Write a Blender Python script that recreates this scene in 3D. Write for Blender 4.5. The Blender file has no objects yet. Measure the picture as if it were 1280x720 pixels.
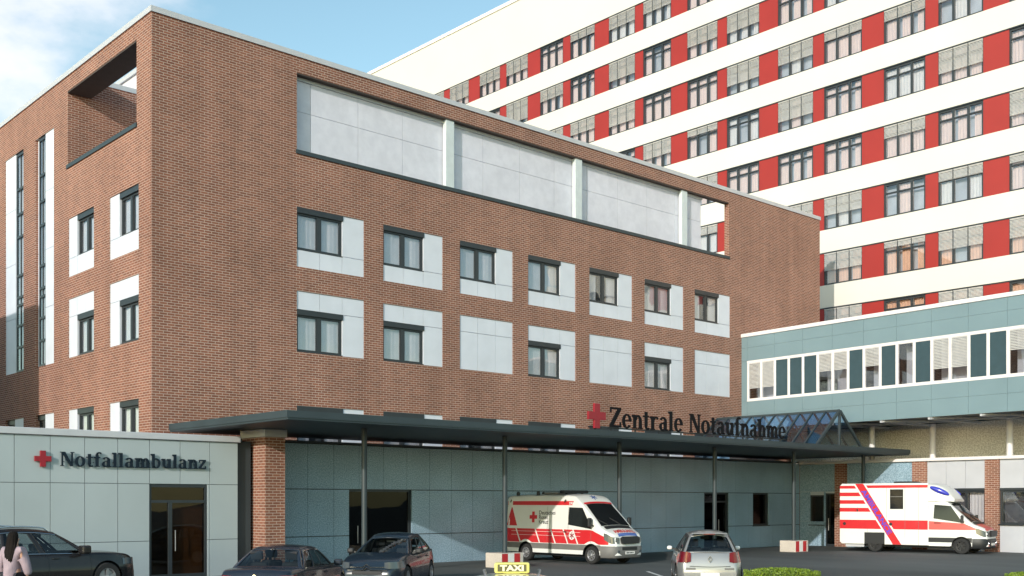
import bpy, bmesh, math, random
from mathutils import Vector, Matrix
random.seed(7)
R = math.radians
SC = bpy.context.scene
COL = SC.collection
D = bpy.data

# ------------------------------------------------------------------ helpers
class MB:
    """collects faces, built as one mesh object"""
    def __init__(s): s.v = []; s.f = []
    def face(s, pts):
        n = len(s.v); s.v += [tuple(p) for p in pts]; s.f.append(tuple(range(n, n+len(pts))))
    def box(s, x0, x1, y0, y1, z0, z1, M=None):
        n = len(s.v)
        P = [(x0,y0,z0),(x1,y0,z0),(x1,y1,z0),(x0,y1,z0),(x0,y0,z1),(x1,y0,z1),(x1,y1,z1),(x0,y1,z1)]
        if M: P = [tuple(M @ Vector(p)) for p in P]
        s.v += P
        s.f += [tuple(n+i for i in q) for q in ((0,3,2,1),(4,5,6,7),(0,1,5,4),(1,2,6,5),(2,3,7,6),(3,0,4,7))]
    def bar(s, a, b, w, h=None, up=(0,0,1)):
        h = h or w; a = Vector(a); b = Vector(b); d = (b-a); L = d.length; d.normalize()
        x = d.cross(Vector(up))
        if x.length < 1e-4: x = d.cross(Vector((1,0,0)))
        x.normalize(); y = x.cross(d)
        P = []
        for c in (a, b):
            for sx, sy in ((-1,-1),(1,-1),(1,1),(-1,1)): P.append(tuple(c + x*(sx*w/2) + y*(sy*h/2)))
        n = len(s.v); s.v += P
        s.f += [tuple(n+i for i in q) for q in ((3,2,1,0),(4,5,6,7),(0,1,5,4),(1,2,6,5),(2,3,7,6),(3,0,4,7))]
    def tube(s, pts, rad, seg=10, caps=True):
        pts = [Vector(p) for p in pts]; n0 = len(s.v); m = len(pts)
        for i, p in enumerate(pts):
            d = (pts[min(i+1, m-1)] - pts[max(i-1, 0)]).normalized()
            x = d.cross(Vector((0,0,1)))
            if x.length < 1e-3: x = Vector((1,0,0))
            x.normalize(); y = d.cross(x); r = rad[i] if isinstance(rad, (list, tuple)) else rad
            for k in range(seg):
                a = 2*math.pi*k/seg; s.v.append(tuple(p + x*(r*math.cos(a)) + y*(r*math.sin(a))))
        for i in range(m-1):
            for k in range(seg):
                a = n0+i*seg+k; b = n0+i*seg+(k+1) % seg
                s.f.append((a, b, b+seg, a+seg))
        if caps:
            s.f.append(tuple(n0+k for k in range(seg))[::-1]); s.f.append(tuple(n0+(m-1)*seg+k for k in range(seg)))
    def lathe(s, prof, axis='y', seg=28, c=(0,0,0)):
        n0 = len(s.v); m = len(prof)
        for k in range(seg):
            a = 2*math.pi*k/seg
            for (r, h) in prof:
                p = (r*math.cos(a), h, r*math.sin(a)) if axis == 'y' else ((r*math.cos(a), r*math.sin(a), h) if axis == 'z' else (h, r*math.cos(a), r*math.sin(a)))
                s.v.append((p[0]+c[0], p[1]+c[1], p[2]+c[2]))
        for k in range(seg):
            for i in range(m-1):
                a = n0+k*m+i; b = n0+((k+1) % seg)*m+i
                s.f.append((a, a+1, b+1, b))
    def grid(s, P):
        n0 = len(s.v); r = len(P); c = len(P[0])
        for row in P: s.v += [tuple(p) for p in row]
        for i in range(r-1):
            for j in range(c-1):
                a = n0+i*c+j; s.f.append((a, a+1, a+c+1, a+c))
    def extrude(s, poly, y0, y1):
        """poly of (x, z), extruded along y"""
        n = len(s.v); m = len(poly)
        s.v += [(p[0], y0, p[1]) for p in poly] + [(p[0], y1, p[1]) for p in poly]
        s.f.append(tuple(n+i for i in range(m))); s.f.append(tuple(n+m+i for i in range(m))[::-1])
        for i in range(m):
            j = (i+1) % m; s.f.append((n+i, n+m+i, n+m+j, n+j))
    def build(s, name, mat, parent=None, smooth=False, bevel=0, merge=False, M=None, solid=0, fixn=False):
        me = D.meshes.new(name); me.from_pydata(s.v, [], s.f)
        if merge or fixn:
            bm = bmesh.new(); bm.from_mesh(me)
            bmesh.ops.remove_doubles(bm, verts=bm.verts, dist=1e-4)
            bmesh.ops.dissolve_degenerate(bm, edges=bm.edges, dist=1e-5)
            bmesh.ops.recalc_face_normals(bm, faces=bm.faces); bm.to_mesh(me); bm.free()
        if M: me.transform(M)
        me.update()
        o = D.objects.new(name, me); COL.objects.link(o)
        if mat: me.materials.append(mat)
        if parent: o.parent = parent
        if smooth:
            me.shade_smooth(); me.set_sharp_from_angle(angle=R(smooth if smooth > 1 else 35))
        if bevel:
            b = o.modifiers.new('bevel', 'BEVEL'); b.width = bevel; b.segments = 2; b.limit_method = 'ANGLE'; b.angle_limit = R(40)
        if solid:
            b = o.modifiers.new('solid', 'SOLIDIFY'); b.thickness = solid; b.offset = -1
        return o

def thing(name, label, cat, loc=(0,0,0), rz=0, group=None, kind=None):
    o = D.objects.new(name, None); COL.objects.link(o); o.empty_display_size = .3
    o.location = loc; o.rotation_euler = (0, 0, rz)
    return tag(o, label, cat, group, kind)
def tag(o, label=None, cat=None, group=None, kind=None):
    if label: o['label'] = label
    if cat: o['category'] = cat
    if group: o['group'] = group
    if kind: o['kind'] = kind
    return o
def copy_part(o, parent, loc=None, rz=None):
    c = o.copy(); COL.objects.link(c); c.parent = parent
    if loc is not None: c.location = loc
    if rz is not None: c.rotation_euler = (0, 0, rz)
    return c
def kids(o): return [c for c in D.objects if c.parent == o]
def lerp(a, b, t): return a+(b-a)*t
def table(tab, x):
    if x <= tab[0][0]: return tab[0][1]
    for (x0, y0), (x1, y1) in zip(tab, tab[1:]):
        if x <= x1: return y0+(y1-y0)*(x-x0)/(x1-x0)
    return tab[-1][1]
def smoothtable(tab, x):
    """monotone-ish cubic through the table"""
    n = len(tab)
    if x <= tab[0][0]: return tab[0][1]
    if x >= tab[-1][0]: return tab[-1][1]
    for i in range(n-1):
        if x <= tab[i+1][0]:
            x0, y0 = tab[i]; x1, y1 = tab[i+1]; h = x1-x0; t = (x-x0)/h
            d = (y1-y0)/h
            dp = (y0-tab[i-1][1])/(x0-tab[i-1][0]) if i > 0 else d
            dn = (tab[i+2][1]-y1)/(tab[i+2][0]-x1) if i+2 < n else d
            def mid(a, b): return 0 if a*b <= 0 else 2*a*b/(a+b)
            m0 = mid(dp, d); m1 = mid(d, dn)
            return (2*t**3-3*t*t+1)*y0+(t**3-2*t*t+t)*h*m0+(-2*t**3+3*t*t)*y1+(t**3-t*t)*h*m1

# ------------------------------------------------------------------ materials
def newmat(name):
    m = D.materials.new(name); m.use_nodes = True
    nt = m.node_tree; b = nt.nodes['Principled BSDF']
    return m, nt, b
def N(nt, typ, **kw):
    n = nt.nodes.new(typ)
    for k, v in kw.items():
        if k in n.inputs: n.inputs[k].default_value = v
        else: setattr(n, k, v)
    return n
def L(nt, a, b): nt.links.new(a, b)
def plain(name, col, rough=.5, metal=0, coat=0, var=.08, scale=3., bump=0, bscale=60., spec=.5, detail=4):
    m, nt, b = newmat(name)
    tc = N(nt, 'ShaderNodeTexCoord'); no = N(nt, 'ShaderNodeTexNoise', Scale=scale, Detail=detail)
    L(nt, tc.outputs['Object'], no.inputs['Vector'])
    mr = N(nt, 'ShaderNodeMapRange'); mr.inputs[1].default_value = .3; mr.inputs[2].default_value = .7
    mr.inputs[3].default_value = 1-var; mr.inputs[4].default_value = 1+var
    L(nt, no.outputs['Fac'], mr.inputs[0])
    mx = N(nt, 'ShaderNodeMix', data_type='RGBA', blend_type='MULTIPLY'); mx.inputs[0].default_value = 1
    mx.inputs[6].default_value = (*col, 1); L(nt, mr.outputs[0], mx.inputs[7]); L(nt, mx.outputs[2], b.inputs['Base Color'])
    b.inputs['Roughness'].default_value = rough; b.inputs['Metallic'].default_value = metal
    b.inputs['Coat Weight'].default_value = coat; b.inputs['Specular IOR Level'].default_value = spec
    if bump:
        n2 = N(nt, 'ShaderNodeTexNoise', Scale=bscale, Detail=4.); L(nt, tc.outputs['Object'], n2.inputs['Vector'])
        bp = N(nt, 'ShaderNodeBump', Strength=bump, Distance=.02); L(nt, n2.outputs['Fac'], bp.inputs['Height']); L(nt, bp.outputs[0], b.inputs['Normal'])
    return m
def speckled(name, dark, light, scale=55., rough=.35, lo=.42, hi=.58, bump=0., big=.12):
    m, nt, b = newmat(name)
    tc = N(nt, 'ShaderNodeTexCoord'); no = N(nt, 'ShaderNodeTexNoise', Scale=scale, Detail=3.)
    L(nt, tc.outputs['Object'], no.inputs['Vector'])
    mr = N(nt, 'ShaderNodeMapRange'); mr.inputs[1].default_value = lo; mr.inputs[2].default_value = hi
    L(nt, no.outputs['Fac'], mr.inputs[0])
    mx = N(nt, 'ShaderNodeMix', data_type='RGBA'); L(nt, mr.outputs[0], mx.inputs[0])
    mx.inputs[6].default_value = (*dark, 1); mx.inputs[7].default_value = (*light, 1)
    n2 = N(nt, 'ShaderNodeTexNoise', Scale=.6, Detail=4.); L(nt, tc.outputs['Object'], n2.inputs['Vector'])
    m2 = N(nt, 'ShaderNodeMapRange'); m2.inputs[1].default_value = .3; m2.inputs[2].default_value = .7; m2.inputs[3].default_value = 1-big; m2.inputs[4].default_value = 1+big
    L(nt, n2.outputs['Fac'], m2.inputs[0])
    mm = N(nt, 'ShaderNodeMix', data_type='RGBA', blend_type='MULTIPLY'); mm.inputs[0].default_value = 1
    L(nt, mx.outputs[2], mm.inputs[6]); L(nt, m2.outputs[0], mm.inputs[7]); L(nt, mm.outputs[2], b.inputs['Base Color'])
    b.inputs['Roughness'].default_value = rough
    if bump:
        bp = N(nt, 'ShaderNodeBump', Strength=bump, Distance=.02); L(nt, no.outputs['Fac'], bp.inputs['Height']); L(nt, bp.outputs[0], b.inputs['Normal'])
    return m
def brick(name, c1, c2, mortar, w=.28, h=.092):
    m, nt, b = newmat(name)
    tc = N(nt, 'ShaderNodeTexCoord'); sp = N(nt, 'ShaderNodeSeparateXYZ'); L(nt, tc.outputs['Object'], sp.inputs[0])
    sn = N(nt, 'ShaderNodeSeparateXYZ'); L(nt, tc.outputs['Normal'], sn.inputs[0])
    ab = N(nt, 'ShaderNodeMath', operation='ABSOLUTE'); L(nt, sn.outputs[0], ab.inputs[0])
    gt = N(nt, 'ShaderNodeMath', operation='GREATER_THAN'); gt.inputs[1].default_value = .5; L(nt, ab.outputs[0], gt.inputs[0])
    mx = N(nt, 'ShaderNodeMix', data_type='FLOAT'); L(nt, gt.outputs[0], mx.inputs[0]); L(nt, sp.outputs[0], mx.inputs[2]); L(nt, sp.outputs[1], mx.inputs[3])
    co = N(nt, 'ShaderNodeCombineXYZ'); L(nt, mx.outputs[0], co.inputs[0]); L(nt, sp.outputs[2], co.inputs[1])
    br = N(nt, 'ShaderNodeTexBrick', offset=.5, squash=1.0); L(nt, co.outputs[0], br.inputs['Vector'])
    br.inputs['Color1'].default_value = (*c1, 1); br.inputs['Color2'].default_value = (*c2, 1); br.inputs['Mortar'].default_value = (*mortar, 1)
    br.inputs['Scale'].default_value = 1; br.inputs['Brick Width'].default_value = w; br.inputs['Row Height'].default_value = h
    br.inputs['Mortar Size'].default_value = .0115; br.inputs['Mortar Smooth'].default_value = .3; br.inputs['Bias'].default_value = 0
    no = N(nt, 'ShaderNodeTexNoise', Scale=.45, Detail=9., Roughness=.62); L(nt, tc.outputs['Object'], no.inputs['Vector'])
    mr = N(nt, 'ShaderNodeMapRange'); mr.inputs[1].default_value = .3; mr.inputs[2].default_value = .7; mr.inputs[3].default_value = .87; mr.inputs[4].default_value = 1.12
    L(nt, no.outputs['Fac'], mr.inputs[0])
    mm = N(nt, 'ShaderNodeMix', data_type='RGBA', blend_type='MULTIPLY'); mm.inputs[0].default_value = 1
    mp = N(nt, 'ShaderNodeMapping'); mp.inputs['Scale'].default_value = (1.3, 1.3, .10); L(nt, tc.outputs['Object'], mp.inputs[0])
    ns = N(nt, 'ShaderNodeTexNoise', Scale=1.0, Detail=6., Roughness=.6); L(nt, mp.outputs[0], ns.inputs['Vector'])
    ms = N(nt, 'ShaderNodeMapRange'); ms.inputs[1].default_value = .35; ms.inputs[2].default_value = .65; ms.inputs[3].default_value = .90; ms.inputs[4].default_value = 1.06; L(nt, ns.outputs['Fac'], ms.inputs[0])
    mu = N(nt, 'ShaderNodeMath', operation='MULTIPLY'); L(nt, mr.outputs[0], mu.inputs[0]); L(nt, ms.outputs[0], mu.inputs[1])
    L(nt, br.outputs['Color'], mm.inputs[6]); L(nt, mu.outputs[0], mm.inputs[7]); L(nt, mm.outputs[2], b.inputs['Base Color'])
    b.inputs['Roughness'].default_value = .85; b.inputs['Specular IOR Level'].default_value = .2
    bp = N(nt, 'ShaderNodeBump', Strength=.5, Distance=.008, invert=True); L(nt, br.outputs['Fac'], bp.inputs['Height']); L(nt, bp.outputs[0], b.inputs['Normal'])
    return m
def glass(name, tint, refl=.06, wav=.02, wscale=.7, rough=.01):
    """thin clear sheet: tinted see-through plus mirror reflection, a little wavy"""
    m, nt, b = newmat(name); nt.nodes.remove(b); out = nt.nodes['Material Output']
    tr = N(nt, 'ShaderNodeBsdfTransparent'); tr.inputs[0].default_value = (*tint, 1)
    gl = N(nt, 'ShaderNodeBsdfGlossy'); gl.inputs['Roughness'].default_value = rough; gl.inputs[0].default_value = (.95, .97, 1, 1)
    fr = N(nt, 'ShaderNodeLayerWeight', Blend=.5)
    pw = N(nt, 'ShaderNodeMath', operation='POWER'); pw.inputs[1].default_value = 4.5; L(nt, fr.outputs['Facing'], pw.inputs[0])
    mt = N(nt, 'ShaderNodeMath', operation='MULTIPLY_ADD'); mt.inputs[1].default_value = .8; mt.inputs[2].default_value = refl; mt.use_clamp = True
    L(nt, pw.outputs[0], mt.inputs[0])
    if wav:
        tc = N(nt, 'ShaderNodeTexCoord'); no = N(nt, 'ShaderNodeTexNoise', Scale=wscale, Detail=1.); L(nt, tc.outputs['Object'], no.inputs['Vector'])
        bp = N(nt, 'ShaderNodeBump', Strength=wav, Distance=1.); L(nt, no.outputs['Fac'], bp.inputs['Height']); L(nt, bp.outputs[0], gl.inputs['Normal'])
    mx = N(nt, 'ShaderNodeMixShader'); L(nt, mt.outputs[0], mx.inputs[0]); L(nt, tr.outputs[0], mx.inputs[1]); L(nt, gl.outputs[0], mx.inputs[2])
    L(nt, mx.outputs[0], out.inputs[0])
    return m

M_ = {}
M_['brick'] = brick('red_brown_brick', (.292,.122,.080), (.20,.086,.060), (.50,.38,.32))
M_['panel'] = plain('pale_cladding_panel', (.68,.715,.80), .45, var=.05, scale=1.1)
M_['white_wall'] = plain('white_render', (.70,.675,.615), .8, var=.025, scale=.25)
M_['cream_wall'] = plain('cream_render', (.74,.69,.58), .8, var=.04, scale=.3)
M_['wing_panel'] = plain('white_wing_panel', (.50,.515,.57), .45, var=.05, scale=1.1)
M_['coping'] = plain('grey_metal_coping', (.53,.545,.58), .45, var=.04)
M_['red'] = plain('red_facade_sheet', (.33,.021,.016), .5, var=.05, scale=.6)
M_['darkframe'] = plain('anthracite_window_frame', (.028,.034,.040), .4, var=.1)
M_['curtain'] = plain('pale_curtain', (.74,.73,.73), .9, var=.05)
M_['curtain_warm'] = plain('rose_white_curtain', (.80,.64,.60), .9, var=.05)
M_['curtain_peach'] = plain('peach_curtain', (.80,.50,.36), .9, var=.05)
M_['room'] = plain('dim_room_lining', (.10,.10,.105), .9, var=.3, scale=.8)
M_['room_light'] = plain('pale_room_lining', (.50,.54,.60), .9, var=.15, scale=.8)
M_['blind'] = plain('silver_blind_slat', (.56,.55,.54), .5, var=.1)
M_['glass'] = glass('clear_window_glass', (.93,.93,.95), .10, .02)
M_['glass_dark'] = glass('dark_door_glass', (.30,.30,.30), .02, .006)
M_['glass_brown'] = glass('bronze_door_glass', (.62,.54,.46), .03, .006)
M_['glass_tower'] = glass('ward_window_glass', (.93,.93,.94), .09, .01)
M_['glass_sky'] = glass('skylight_glass', (.66,.86,1.0), .12, .01)
M_['glass_car'] = glass('tinted_car_glass', (.55,.60,.60), .05, 0)
M_['slate'] = plain('dark_slate_metal', (.035,.050,.058), .5, var=.12, scale=.7)
M_['terrazzo'] = speckled('speckled_blue_granite', (.17,.275,.37), (.39,.53,.65), 26., .3, .36, .64)
M_['enamel'] = plain('grey_green_glass_panel', (.40,.455,.485), .22, var=.05, scale=.5)
M_['terrace'] = speckled('mottled_grey_panel', (.65,.65,.735), (.71,.71,.795), 3., .6, .35, .65, 0, .05)
M_['column'] = plain('pale_blue_grey_column', (.62,.68,.70), .5, var=.05)
M_['teal'] = plain('teal_enamel_panel', (.195,.285,.325), .28, var=.05, scale=.5)
M_['teal_dark'] = plain('dark_teal_panel', (.042,.080,.098), .25, var=.06)
M_['whiteframe'] = plain('white_window_frame', (.80,.77,.78), .4, var=.03)
M_['pebble'] = speckled('pebble_dash', (.64,.59,.51), (.90,.86,.78), 14., .9, .42, .58, .8)
M_['concrete'] = speckled('beige_concrete', (.56,.50,.44), (.66,.60,.54), 22., .8, .35, .65, .3)
M_['redpaint'] = plain('red_paint', (.50,.018,.025), .45, var=.06)
M_['whitepaint'] = plain('white_paint', (.82,.80,.78), .4, var=.04)
M_['van_white'] = plain('white_vehicle_paint', (.80,.80,.78), .3, coat=.4, var=.03, scale=1.5)
M_['van_red'] = plain('red_vehicle_foil', (.62,.022,.03), .35, coat=.3, var=.04)
M_['coral'] = plain('coral_red_foil', (.68,.10,.09), .35, coat=.3, var=.04)
M_['blue_foil'] = plain('violet_blue_foil', (.10,.06,.55), .4)
M_['blue_lens'] = plain('blue_beacon_lens', (.04,.05,.48), .15, coat=.6)
M_['blue_strip'] = plain('blue_strip', (.06,.13,.40), .3)
M_['grey_plastic'] = plain('grey_plastic', (.17,.165,.16), .55, var=.1)
M_['black_plastic'] = plain('black_plastic', (.018,.019,.021), .5, var=.1)
M_['black_gloss'] = plain('black_glass', (.012,.014,.016), .08, spec=.6)
M_['text_black'] = plain('black_letter_metal', (.010,.010,.012), .8, spec=.12)
M_['text_navy'] = plain('dark_navy_letter_metal', (.012,.022,.034), .7, spec=.15)
M_['cross_red'] = plain('red_cross_plastic', (.30,.010,.022), .4)
M_['tyre'] = plain('tyre_rubber', (.022,.022,.023), .85, var=.15)
M_['rim'] = plain('silver_wheel_rim', (.42,.42,.44), .35, metal=.7)
M_['rim_dark'] = plain('dark_wheel_rim', (.03,.03,.032), .4, metal=.3)
M_['chrome'] = plain('chrome', (.75,.76,.78), .12, metal=1, var=.02)
M_['lamp'] = plain('clear_lamp_glass', (.07,.085,.10), .12, coat=.5)
M_['tail'] = plain('red_tail_lamp', (.15,.004,.014), .15, coat=.5)
M_['car_black'] = plain('dark_brown_black_paint', (.018,.016,.017), .25, coat=.35, spec=.35, var=.1)
M_['car_navy'] = plain('dark_blue_paint', (.016,.022,.036), .25, coat=.35, spec=.35, var=.1)
M_['car_blue'] = plain('dark_grey_blue_paint', (.018,.030,.046), .25, coat=.35, spec=.35, var=.1)
M_['car_silver'] = plain('silver_car_paint', (.31,.31,.315), .3, metal=.45, coat=.8, var=.04)
M_['car_ivory'] = plain('ivory_taxi_paint', (.66,.62,.50), .3, coat=.8, var=.03)
M_['seat'] = plain('charcoal_seat_cloth', (.035,.036,.042), .9, var=.2)
M_['plate'] = plain('white_number_plate', (.80,.78,.76), .4)
M_['taxi_yellow'] = plain('yellow_sign_plastic', (.78,.72,.20), .35)
M_['taxi_dark'] = plain('dark_olive_panel', (.10,.09,.03), .4)
M_['taxi_text'] = plain('pale_yellow_letters', (.90,.86,.55), .4)
M_['skin'] = plain('skin', (.48,.28,.20), .55, var=.06)
M_['hair'] = plain('dark_brown_hair', (.012,.009,.008), .8, var=.3, scale=30., bump=.6, bscale=60., spec=.15)
M_['jacket'] = plain('pale_pink_jacket', (.38,.29,.335), .85, var=.12, scale=7., bump=.5, bscale=18.)
M_['trousers'] = plain('dark_trousers', (.03,.03,.04), .9)
M_['line'] = plain('worn_white_marking', (.62,.62,.60), .8, var=.2, scale=6.)
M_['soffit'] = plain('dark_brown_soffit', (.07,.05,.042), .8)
M_['twig'] = plain('twig', (.09,.06,.035), .9)
# asphalt
m, nt, b = newmat('asphalt')
tc = N(nt, 'ShaderNodeTexCoord'); n1 = N(nt, 'ShaderNodeTexNoise', Scale=.22, Detail=8.); n2 = N(nt, 'ShaderNodeTexNoise', Scale=24., Detail=4.)
mp = N(nt, 'ShaderNodeMapping'); mp.inputs['Scale'].default_value = (1, .35, 1); L(nt, tc.outputs['Object'], mp.inputs[0])
L(nt, mp.outputs[0], n1.inputs['Vector']); L(nt, tc.outputs['Object'], n2.inputs['Vector'])
ad = N(nt, 'ShaderNodeMath', operation='MULTIPLY_ADD'); ad.inputs[1].default_value = .35; L(nt, n2.outputs[0], ad.inputs[0]); L(nt, n1.outputs[0], ad.inputs[2])
cr = N(nt, 'ShaderNodeValToRGB'); cr.color_ramp.elements[0].position = .45; cr.color_ramp.elements[1].position = .9
cr.color_ramp.elements[0].color = (.042,.049,.051,1); cr.color_ramp.elements[1].color = (.115,.125,.126,1)
L(nt, ad.outputs[0], cr.inputs[0]); L(nt, cr.outputs[0], b.inputs['Base Color']); b.inputs['Roughness'].default_value = .8
bp = N(nt, 'ShaderNodeBump', Strength=.4, Distance=.01); L(nt, n2.outputs[0], bp.inputs['Height']); L(nt, bp.outputs[0], b.inputs['Normal'])
M_['asphalt'] = m
# leaves
m, nt, b = newmat('bright_hedge_leaf')
gm = N(nt, 'ShaderNodeNewGeometry'); cr = N(nt, 'ShaderNodeValToRGB')
cr.color_ramp.elements[0].color = (.10,.17,.015,1); cr.color_ramp.elements[1].color = (.27,.36,.035,1)
L(nt, gm.outputs['Random Per Island'], cr.inputs[0]); L(nt, cr.outputs[0], b.inputs['Base Color']); b.inputs['Roughness'].default_value = .5
M_['leaf'] = m

# ------------------------------------------------------------------ camera, light, sky
cam = D.cameras.new('camera'); co = D.objects.new('camera', cam); COL.objects.link(co)
cam.sensor_width = 36; cam.lens = 1368/1280*36; cam.shift_y = 267/1280; cam.clip_end = 3000; cam.clip_start = .1
YAW = math.atan2(.6717, .7408)
co.location = (0, 0, 2.4); co.rotation_euler = (R(90), 0, -YAW); SC.camera = co
def cw(X, Y):                       # metres right of / ahead of the camera -> world
    return (.7408*X+.6717*Y, -.6717*X+.7408*Y)
SUN = Vector((-.82, -.33, .29)).normalized()
sl = D.lights.new('sun', 'SUN'); so = D.objects.new('sun', sl); COL.objects.link(so)
sl.energy = 2.2; sl.angle = R(.6); sl.color = (1, .93, .84)
so.rotation_euler = (-SUN).to_track_quat('-Z', 'Y').to_euler(); so.location = SUN*80
SC.world = D.worlds.new('World'); SC.world.use_nodes = True; nt = SC.world.node_tree
bg = nt.nodes['Background']
sky = N(nt, 'ShaderNodeTexSky', sky_type='NISHITA'); sky.sun_disc = False
sky.sun_elevation = math.asin(SUN.z); sky.sun_rotation = math.atan2(SUN.x, SUN.y)
sky.air_density = 1.0; sky.dust_density = .6; sky.ozone_density = 1.0; sky.altitude = 100
tc = N(nt, 'ShaderNodeTexCoord')
mp = N(nt, 'ShaderNodeMapping'); mp.inputs['Scale'].default_value = (1, 1, 2.0); L(nt, tc.outputs['Generated'], mp.inputs[0])
cn = N(nt, 'ShaderNodeTexNoise', Scale=2.6, Detail=9., Roughness=.55); L(nt, mp.outputs[0], cn.inputs['Vector'])
# a bank of cloud to the north-west: direction mask
nrm = N(nt, 'ShaderNodeVectorMath', operation='DOT_PRODUCT'); L(nt, tc.outputs['Generated'], nrm.inputs[0])
d_ = Vector((*cw(-.44, 1.0), .52)).normalized(); nrm.inputs[1].default_value = d_
mk = N(nt, 'ShaderNodeMapRange', interpolation_type='SMOOTHSTEP'); mk.inputs[1].default_value = .974; mk.inputs[2].default_value = 1.0; mk.inputs[3].default_value = -.14; mk.inputs[4].default_value = .15
L(nt, nrm.outputs['Value'], mk.inputs[0])
sm = N(nt, 'ShaderNodeMath', operation='ADD'); L(nt, cn.outputs[0], sm.inputs[0]); L(nt, mk.outputs[0], sm.inputs[1])
cm = N(nt, 'ShaderNodeMapRange', interpolation_type='SMOOTHSTEP'); cm.inputs[1].default_value = .53; cm.inputs[2].default_value = .70; cm.inputs[4].default_value = .92
L(nt, sm.outputs[0], cm.inputs[0])
tint = N(nt, 'ShaderNodeMix', data_type='RGBA', blend_type='MULTIPLY'); tint.inputs[0].default_value = 1; tint.inputs[7].default_value = (1.05, 1.15, .98, 1)
L(nt, sky.outputs[0], tint.inputs[6])
mx = N(nt, 'ShaderNodeMix', data_type='RGBA'); L(nt, cm.outputs[0], mx.inputs[0]); L(nt, tint.outputs[2], mx.inputs[6]); mx.inputs[7].default_value = (4.7, 4.75, 5.0, 1)
L(nt, mx.outputs[2], bg.inputs[0]); bg.inputs[1].default_value = .15
SC.view_settings.view_transform = 'Standard'; SC.view_settings.look = 'None'; SC.view_settings.exposure = .62; SC.view_settings.gamma = 1
SC.cycles.max_bounces = 8; SC.cycles.transparent_max_bounces = 16; SC.cycles.caustics_reflective = False; SC.cycles.caustics_refractive = False

# ------------------------------------------------------------------ ground
g = MB(); g.face([(-600,-600,0),(900,-600,0),(900,900,0),(-600,900,0)])
tag(g.build('ground', M_['asphalt']), 'dark grey asphalt forecourt in front of the hospital', 'ground', kind='structure')
def parking_line(a, b, w, label):
    a = Vector((*a, .004)); b = Vector((*b, .004)); d = (b-a).normalized(); n = Vector((-d.y, d.x, 0))*w/2
    m = MB(); m.face([a+n, a-n, b-n, b+n])
    o = m.build('road_marking', M_['line']); tag(o, label, 'road marking', kind='structure')
parking_line(cw(4.65, 37.6), cw(4.85, 34.5), .12, 'short white parking line beside the silver hatchback')

# ------------------------------------------------------------------ facade tools
def wall_solid(m, axis, p, th, a0, a1, z0, z1, holes):
    """wall with its face at axis=p, reaching th behind it, with rectangular holes (a0,a1,z0,z1)"""
    As = sorted({a0, a1, *[h[0] for h in holes], *[h[1] for h in holes]}); As = [a for a in As if a0 <= a <= a1]
    Zs = sorted({z0, z1, *[h[2] for h in holes], *[h[3] for h in holes]}); Zs = [z for z in Zs if z0 <= z <= z1]
    def P(a, z, q): return (a, p+q, z) if axis == 'v' else (p+q, a, z)
    def solid(i, j):
        if i < 0 or j < 0 or i >= len(As)-1 or j >= len(Zs)-1: return False
        ca = (As[i]+As[i+1])/2; cz = (Zs[j]+Zs[j+1])/2
        return not any(h[0] < ca < h[1] and h[2] < cz < h[3] for h in holes)
    for i in range(len(As)-1):
        for j in range(len(Zs)-1):
            if not solid(i, j): continue
            A, B, z, Z = As[i], As[i+1], Zs[j], Zs[j+1]
            m.face([P(A,z,0), P(B,z,0), P(B,Z,0), P(A,Z,0)]); m.face([P(A,Z,th), P(B,Z,th), P(B,z,th), P(A,z,th)])
            if not solid(i-1, j): m.face([P(A,z,th), P(A,z,0), P(A,Z,0), P(A,Z,th)])
            if not solid(i+1, j): m.face([P(B,z,0), P(B,z,th), P(B,Z,th), P(B,Z,0)])
            if not solid(i, j-1): m.face([P(A,z,0), P(A,z,th), P(B,z,th), P(B,z,0)])
            if not solid(i, j+1): m.face([P(A,Z,th), P(A,Z,0), P(B,Z,0), P(B,Z,th)])

def window_unit(parent, w, h, curt='curtain', lintel=.20, open_=.0, room='room', loc=(0,0,0), rz=0, name='window'):
    """two-leaf dark window, origin at lower viewer-left corner, x right, y inward"""
    f = MB(); t = .075
    f.box(0, t, .02, .12, 0, h-lintel); f.box(w-t, w, .02, .12, 0, h-lintel)
    f.box(t, w-t, .02, .12, 0, t); f.box(t, w-t, .02, .12, h-lintel-t, h-lintel)
    f.box(w/2-.085, w/2+.085, .015, .10, t, h-lintel-t)
    for a, b in ((t, w/2-.085), (w/2+.085, w-t)):
        s = .03; f.box(a, a+s, .04, .11, t, h-lintel-t); f.box(b-s, b, .04, .11, t, h-lintel-t)
    f.box(-.01, w+.03, -.055, .13, h-lintel, h)
    f.box(0, w+.02, -.03, .1, -.04, 0)
    o = f.build(name, M_['darkframe'], parent); o.location = loc; o.rotation_euler = (0, 0, rz)
    p = MB(); p.box(t, w-t, .07, .08, t, h-lintel-t); p.build('pane', M_['glass'], o)
    c = MB(); rows = []; n = 48
    for z in (.02, h-lintel-.02):
        rows.append([(lerp(.03, w-.03, i/n), .15+.004*math.sin(i*1.3)+.008*math.sin(i*.43)+.002*math.sin(i*2.7), z) for i in range(n+1)])
    if open_ > 0:
        k = int(n*(.5-open_/2)); k2 = int(n*(.5+open_/2)); c.grid([r[:k+1] for r in rows]); c.grid([r[k2:] for r in rows])
    else: c.grid(rows)
    c.build('curtain', M_[curt], o, smooth=60)
    r = MB(); r.box(0, w, .5, .52, 0, h); r.build('room_lining', M_[room], o)
    return o
def dup_tree(o, parent, loc, rz):
    c = copy_part(o, parent, loc, rz)
    for k in kids(o):
        k2 = copy_part(k, c)
        for q in kids(k): copy_part(q, k2)
    return c

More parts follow.
